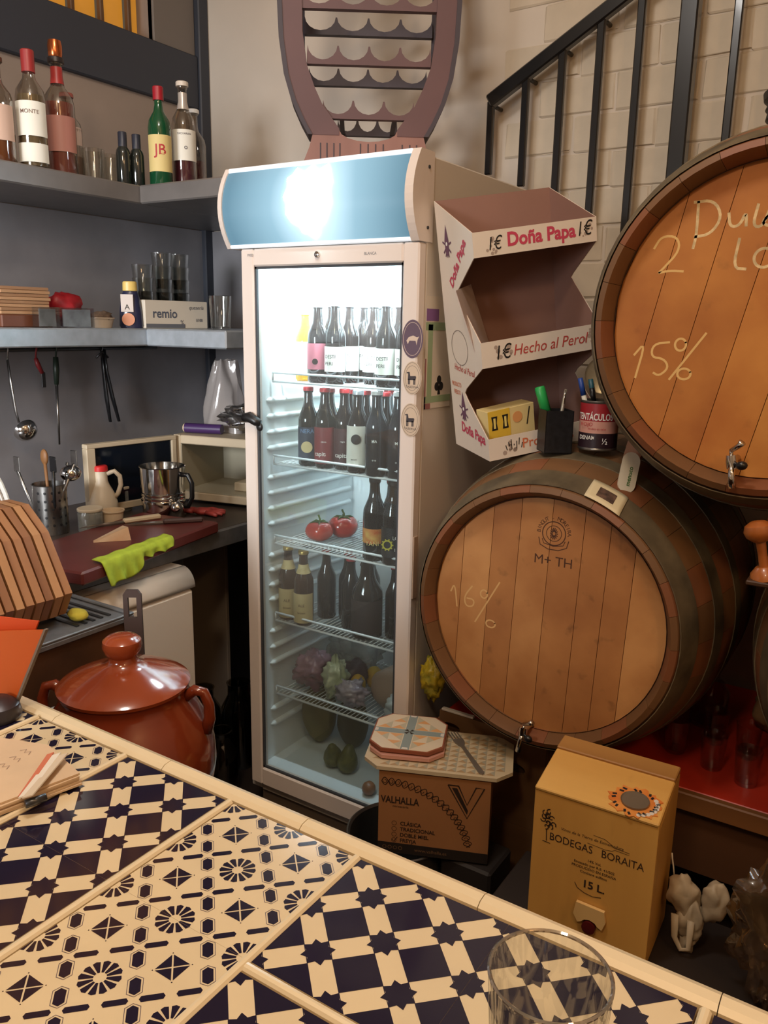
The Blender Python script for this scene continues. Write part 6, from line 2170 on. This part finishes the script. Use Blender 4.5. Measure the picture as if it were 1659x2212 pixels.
# two small plates
PLC = TRC + Vector((-.084, -.006, .0136))
for k, (dx, dy, rz, lab_) in enumerate(((.004, -.006, .03, 'lower pink-edged small octagonal plate on the tray'), (0, 0, 0, 'top small octagonal plate with a grey cross and pale triangles'))):
    pl = thing('small_plate', lab_, 'plate', PLC + Vector((dx, dy, .0125 * k)), (0, 0, tr_a + rz), 'small plates on the tray')
    a = .088
    MB().prism(octa(a - .008, a - .008, .030), 0, .0035).prism(octa(a, a, .032), .0035, .012).obj('plate_body', pm('plate_rim_brown', (150, 84, 60), .35) if k else pm('plate_pink', (206, 150, 134), .35), pl)
    if k:
        MB().prism(octa(a - .003, a - .003, .032), .0118, .0125).obj('plate_face', pm('plate_cream', (226, 208, 182), .3, coat=.3), pl)
        m1 = MB().box(-.0105, .0105, -a + .003, a - .003, .0126, .0128).box(-a + .003, -.0105, -.0105, .0105, .0126, .0128).box(.0105, a - .003, -.0105, .0105, .0126, .0128)
        m1.obj('grey_cross', pm('plate_greyblue', (142, 154, 152), .35), pl)
        m2 = MB()
        m3 = MB()
        for sx in (-1, 1):
            for sy in (-1, 1):
                for i in range(2):
                    for j in range(2):
                        x0, y0 = .0125 + i * .034, .0125 + j * .034
                        if i + j == 2:
                            continue
                        w_ = .034
                        for kk, tg in ((0, m2), (1, m3)):
                            tri = [(x0, y0), (x0 + w_, y0), (x0 + w_ / 2, y0 + w_ / 2)] if kk == 0 else [(x0, y0 + w_), (x0, y0), (x0 + w_ / 2, y0 + w_ / 2)]
                            pp_ = [(x * sx, y * sy, .0127) for x, y in tri]
                            tg.add(pp_ if sx * sy > 0 else pp_[::-1], [(0, 1, 2)])
        m2.obj('peach_triangles', pm('plate_peach', (224, 166, 112), .35), pl)['kind'] = 'stuff'
        m3.obj('sand_triangles', pm('plate_sand', (194, 184, 158), .35), pl)['kind'] = 'stuff'
        m4 = MB()
        for kk in range(4):
            a_0 = pi / 4 + kk * pi / 2
            m4.prism([(0, 0), (.013 * cos(a_0 - .35), .013 * sin(a_0 - .35)), (.013 * cos(a_0 + .35), .013 * sin(a_0 + .35))], .0129, .0131)
        m4.obj('centre_pinwheel', pm('plate_pinwheel', (60, 52, 46), .4), pl)
        m5 = MB()
        for kk in range(4):
            a_0 = kk * pi / 2
            m5.prism([(.008 * cos(a_0), .008 * sin(a_0)), ((a - .012) * cos(a_0) + .006 * sin(a_0), (a - .012) * sin(a_0) - .006 * cos(a_0)), ((a - .004) * cos(a_0) + .008 * sin(a_0), (a - .004) * sin(a_0) - .008 * cos(a_0)), ((a - .004) * cos(a_0) - .008 * sin(a_0), (a - .004) * sin(a_0) + .008 * cos(a_0)), ((a - .012) * cos(a_0) - .006 * sin(a_0), (a - .012) * sin(a_0) + .006 * cos(a_0))][1:], .0129, .0131)
        m5.obj('cross_tips', WHITE_PL, pl)
fk = thing('table_fork', 'dull steel fork lying across the patterned tray', 'fork', TRC + Vector((.052, .030, .0136)), (0, 0, radians(-42)))
m = MB()
m.prism([(-.02, -.004), (.10, -.0065), (.108, 0), (.10, .0065), (-.02, .004)], 0, .003)
FKM = pm('fork_steel', (150, 138, 126), .4, .6)
m.obj('fork_handle', FKM, fk)
m = MB().prism([(-.02, -.004), (-.02, .004), (-.042, .0125), (-.058, .0125), (-.058, -.0125), (-.042, -.0125)], 0, .0028)
m.obj('fork_head', FKM, fk)
for k in range(4):
    MB().box(-.094, -.058, -.0125 + k * .0072, -.0125 + k * .0072 + .0034, .0, .0026, .001).obj('tine', FKM, fk)

# ------------------------------------------------------------------ low bench, wooden wine box, bags
tag(objw(MB().box(-.60, .55, 1.25, 1.56, .30, .3375, .004).box(-.58, -.53, 1.27, 1.32, 0, .30).box(.48, .53, 1.27, 1.32, 0, .30).box(-.58, -.53, 1.49, 1.54, 0, .30).box(.48, .53, 1.49, 1.54, 0, .30), 'low_bench', pm('bench_dark', (44, 32, 25), .7, var=.2, scale=8)), 'low dark bench below the barrels carrying the wooden wine box', 'bench')
t = thing('wine_box', 'pale wooden wine box with printed winery lettering and a corner cap', 'box', (-.507, 1.344, .338), (0, 0, radians(1.75)))
PINE = wood('pine_panel', (226, 174, 92), (198, 144, 70), 6, (1, 1, .06), .55, .12)
PINE2 = wood('pine_top', (240, 194, 112), (212, 160, 82), 6, (.08, 1, 1), .5, .1)
ww, wh, wd_, wz = .2325, .297, .161, .322
SLP = frame((0, 0, 0), (0, 1, 0), (0, 0, 1))
fpn = MB().box(0, ww, 0, .010, 0, wh, .001).obj('front_panel', PINE, t)
sd = [(.010, 0), (wd_, 0), (wd_, wz), (wd_ - .03, wz), (.010, wh - .012)]
for x0 in (0, ww - .010):
    MB().prism([(p[0], p[1]) for p in sd], x0, x0 + .010, 0, SLP).obj('side_panel', PINE, t)
MB().box(.010, ww - .010, wd_ - .010, wd_, 0, wz - .002).obj('back_panel', PINE, t)
MB().box(.010, ww - .010, .010, wd_ - .010, 0, .010).obj('base_panel', PINE, t)
ytop = wd_ - .045
sl_a = atan2(wz - wh, ytop + .002)
Ls = sqrt((wz - wh) ** 2 + (ytop + .002) ** 2)
MB().box(0, ww, -.001, Ls, 0, .008, .002, X=TR(0, -.001, wh - .0005, rx=sl_a)).obj('sloped_lid', PINE2, t)
MB().box(0, ww, 0, .046, 0, .012, .002, X=TR(0, ytop, wz - .0005, rx=radians(6))).obj('top_strip', wood('pine_top_strip', (186, 138, 76), (160, 112, 58), 6, (.08, 1, 1), .5, .1), t)
WF = frame((0, -.0008, 0), (1, 0, 0), (0, 0, 1))
WF0 = WF
WF = WF @ TR(0, .019, 0)
wp = MB()
wp.text('BODEGAS   BORAITA', .0225, WF @ TR(.124, .188, 0, rz=radians(0)), sx=.84)
wp.text('Vinos de la Tierra de Extremadura', .0085, WF @ TR(.115, .212, 0), shear=.2)
for k, w in enumerate(('14% Vol.', 'Envasado por R.E. 41/502', 'PRODUCIDO EN ESPAÑA', 'Contiene sulfitos')):
    wp.text(w, .0075, WF @ TR(.124, .164 - .0088 * k, 0), bold=.01)
wp.text('15 L.', .022, WF @ TR(.126, .113, 0), bold=.025)
wp.ribbon([(.090, .110), (.096, .100), (.110, .094), (.126, .092), (.142, .096)], .0014, WF)
# wine glass of scrolls
rnd = random.Random(4)
for k in range(12):
    a = rnd.uniform(0, 2 * pi)
    r = rnd.uniform(.004, .016)
    cx_, cy_ = .028 + r * cos(a), .222 + r * 1.1 * sin(a)
    wp.ribbon([(cx_ + .0065 * (1 - i / 9) * cos(a + i * .8), cy_ + .0065 * (1 - i / 9) * sin(a + i * .8)) for i in range(8)], .0022, WF)
wp.ribbon([(.028, .202), (.029, .176)], .0018, WF)
wp.ribbon([(.021, .174), (.037, .173)], .0014, WF)
# bottle outline lying on its side
wp.ribbon([(.118, .221), (.140, .220), (.152, .214), (.158, .209), (.186, .208)], .0009, WF)
wp.ribbon([(.108, .201), (.142, .199), (.154, .201), (.160, .205), (.186, .204)], .0009, WF)
wp.obj('box_lettering', pm('box_print_black', (52, 34, 24), .7), fpn)
# spout cover and spout
WF = WF0 @ TR(0, .012, 0)
sp_ = MB().prism([(.098, .082), (.152, .080), (.156, .058), (.150, .040), (.142, .044), (.136, .050), (.126, .053), (.116, .050), (.110, .044), (.103, .040), (.094, .056)], .001, .008, 0, WF)
sp_.obj('spout_cover', wood('pine_pale', (232, 196, 134), (216, 174, 110), 6, (1, 1, .06), .5), t)
MB().lathe([(0, 0), (.013, 0), (.013, .010), (0, .012)], 20, 0, WF @ TR(.125, .036, .0)).obj('spout', pm('spout_red', (84, 20, 20), .4), t)
# paper seal with a clear window on the sloped lid
SX = TR(0, -.001, wh - .0005, rx=sl_a) @ TR(.180, .036, .0085)
star = []
for k in range(40):
    a = 2 * pi * k / 40
    r = .047 + .005 * sin(k * 2.4) + .003 * sin(k * 5.1)
    star.append((r * cos(a), r * .80 * sin(a)))
sl_o = MB().prism(star, 0, .0012, 0, SX).obj('paper_seal', pm('seal_orange', (214, 116, 40), .6, rgb2=(226, 150, 70), scale=30), t, 'torn orange paper seal')
zz = MB()
rnd = random.Random(8)
for k in range(26):
    a = 2 * pi * k / 26
    if k % 3 == 2:
        continue
    r = .035 + rnd.uniform(-.002, .003)
    zz.ribbon([(r * cos(a), r * .8 * sin(a)), ((r + .007) * cos(a + .12), (r + .007) * .8 * sin(a + .12))], .0045, SX @ TR(0, 0, .0015))
zz.obj('seal_stripes', INK, sl_o)
zz = MB()
for k in range(9):
    a = -1.2 + k * .22
    zz.prism(circ(.0045, 7, .040 * cos(a), .032 * sin(a)), .0013, .0015, 0, SX)
zz.obj('seal_white', WHITE_PL, sl_o)
MB().lathe([(0, .004), (.024, .004), (.026, .006), (.026, .0016), (.0, .0016)], 28, 0, SX @ TR(s=(1, .85, 1))).obj('seal_window', pm('seal_window_grey', (110, 98, 84), .2, coat=.5), sl_o)

WBAG = pm('white_bag_film', (196, 178, 150), .5, var=.12, scale=14, bump=.3)
t = thing('white_bag', 'crumpled white plastic bag with a handle loop beside the wine box', 'bag', (-.212, 1.45, .338))
m = MB()
m.ball((-.030, 0, .138), (.033, .027, .050), 26, jit=.14, seed=61, freq=1.6)
m.ball((.014, .010, .150), (.029, .026, .052), 26, jit=.14, seed=62, freq=1.6, X=TR(ry=.12))
m.ball((-.012, -.004, .085), (.030, .024, .050), 26, jit=.18, seed=63, freq=1.9)
m.ball((-.010, -.002, .030), (.020, .018, .032), 22, jit=.2, seed=64)
m.v = [(x * .86, y * .86, z * .80) for x, y, z in m.v]
m.v = [tuple(Vector(v) + noise.noise_vector(Vector(v) * 34) * .007 + noise.noise_vector(Vector(v) * 90) * .0025) for v in m.v]
m.obj('bag_body', WBAG, t)
MB().tube([(-.034, -.018, .078), (-.030, -.026, .036), (-.016, -.030, .016), (-.002, -.028, .022), (-.004, -.024, .080)], [.008, .006, .005, .005, .007], 8, flat=.5).obj('handle_loop', WBAG, t)
MB().tube([(-.048, .01, .135), (-.052, .012, .155), (-.056, .014, .17), (-.058, .016, .18)], .0015, 6).obj('loose_string', PAPER, t)
CLB = thin_glass('brown_film', (222, 204, 178), .14, .10, haze=.10, haze_rgb=(170, 140, 105), edge=.6, bump=1.0)
lump('clear_bag', 'large shiny clear plastic bag at the lower right edge', 'bag', (-.055, 1.38, .338), (.085, .07, .145), CLB, .14, 71, 2.0, n=44, crease=.28)
lump('pale_cloth', 'pale cloth lying low behind the bar at the right', 'cloth', (-.25, 1.285, .338), (.06, .03, .02), pm('pale_cloth_m', (130, 98, 64), .8, var=.2, scale=20), .2, 72)
# glasses on the red top
RG = 'glasses standing on the red stand top'
for i, (x, y, l) in enumerate(((-.37, 1.90, 'small glass at the left on the red stand top'), (-.28, 1.87, 'small glass in the middle front of the red stand top'), (-.20, 1.84, 'small glass at the right front of the red stand top'), (-.30, 2.0, 'small glass in the back row on the red stand top'), (-.22, 1.97, 'small glass in the back row near the right barrel'))):
    glass_cup('small_glass', l, 'glass', (x, y, .5025), .085, .024, .030, group=RG, mat_=thin_glass('red_lit_glass', (248, 244, 242), .025, .04, edge=.4))
t = thing('glass_bottle', 'clear round-shouldered bottle standing behind the glasses on red stand', 'bottle', (-.335, 2.10, .5025))
MB().lathe([(0, 0), (.045, 0), (.047, .006), (.046, .09), (.030, .115), (.018, .125), (.018, .150), (.021, .152), (.021, .158), (.016, .158), (.016, .128), (.028, .112), (.043, .088), (.044, .01), (0, .008)], 28).obj('bottle_glass', thin_glass('red_lit_glass', (248, 244, 242), .025, .04, edge=.4), t)
lump('paper_towel', 'crumpled beige paper standing on the red stand by the right barrel', 'paper', (-.185, 2.13, .5025), (.05, .045, .06), pm('beige_paper', (150, 116, 80), .8, bump=.3, scale=14), .15, 81)
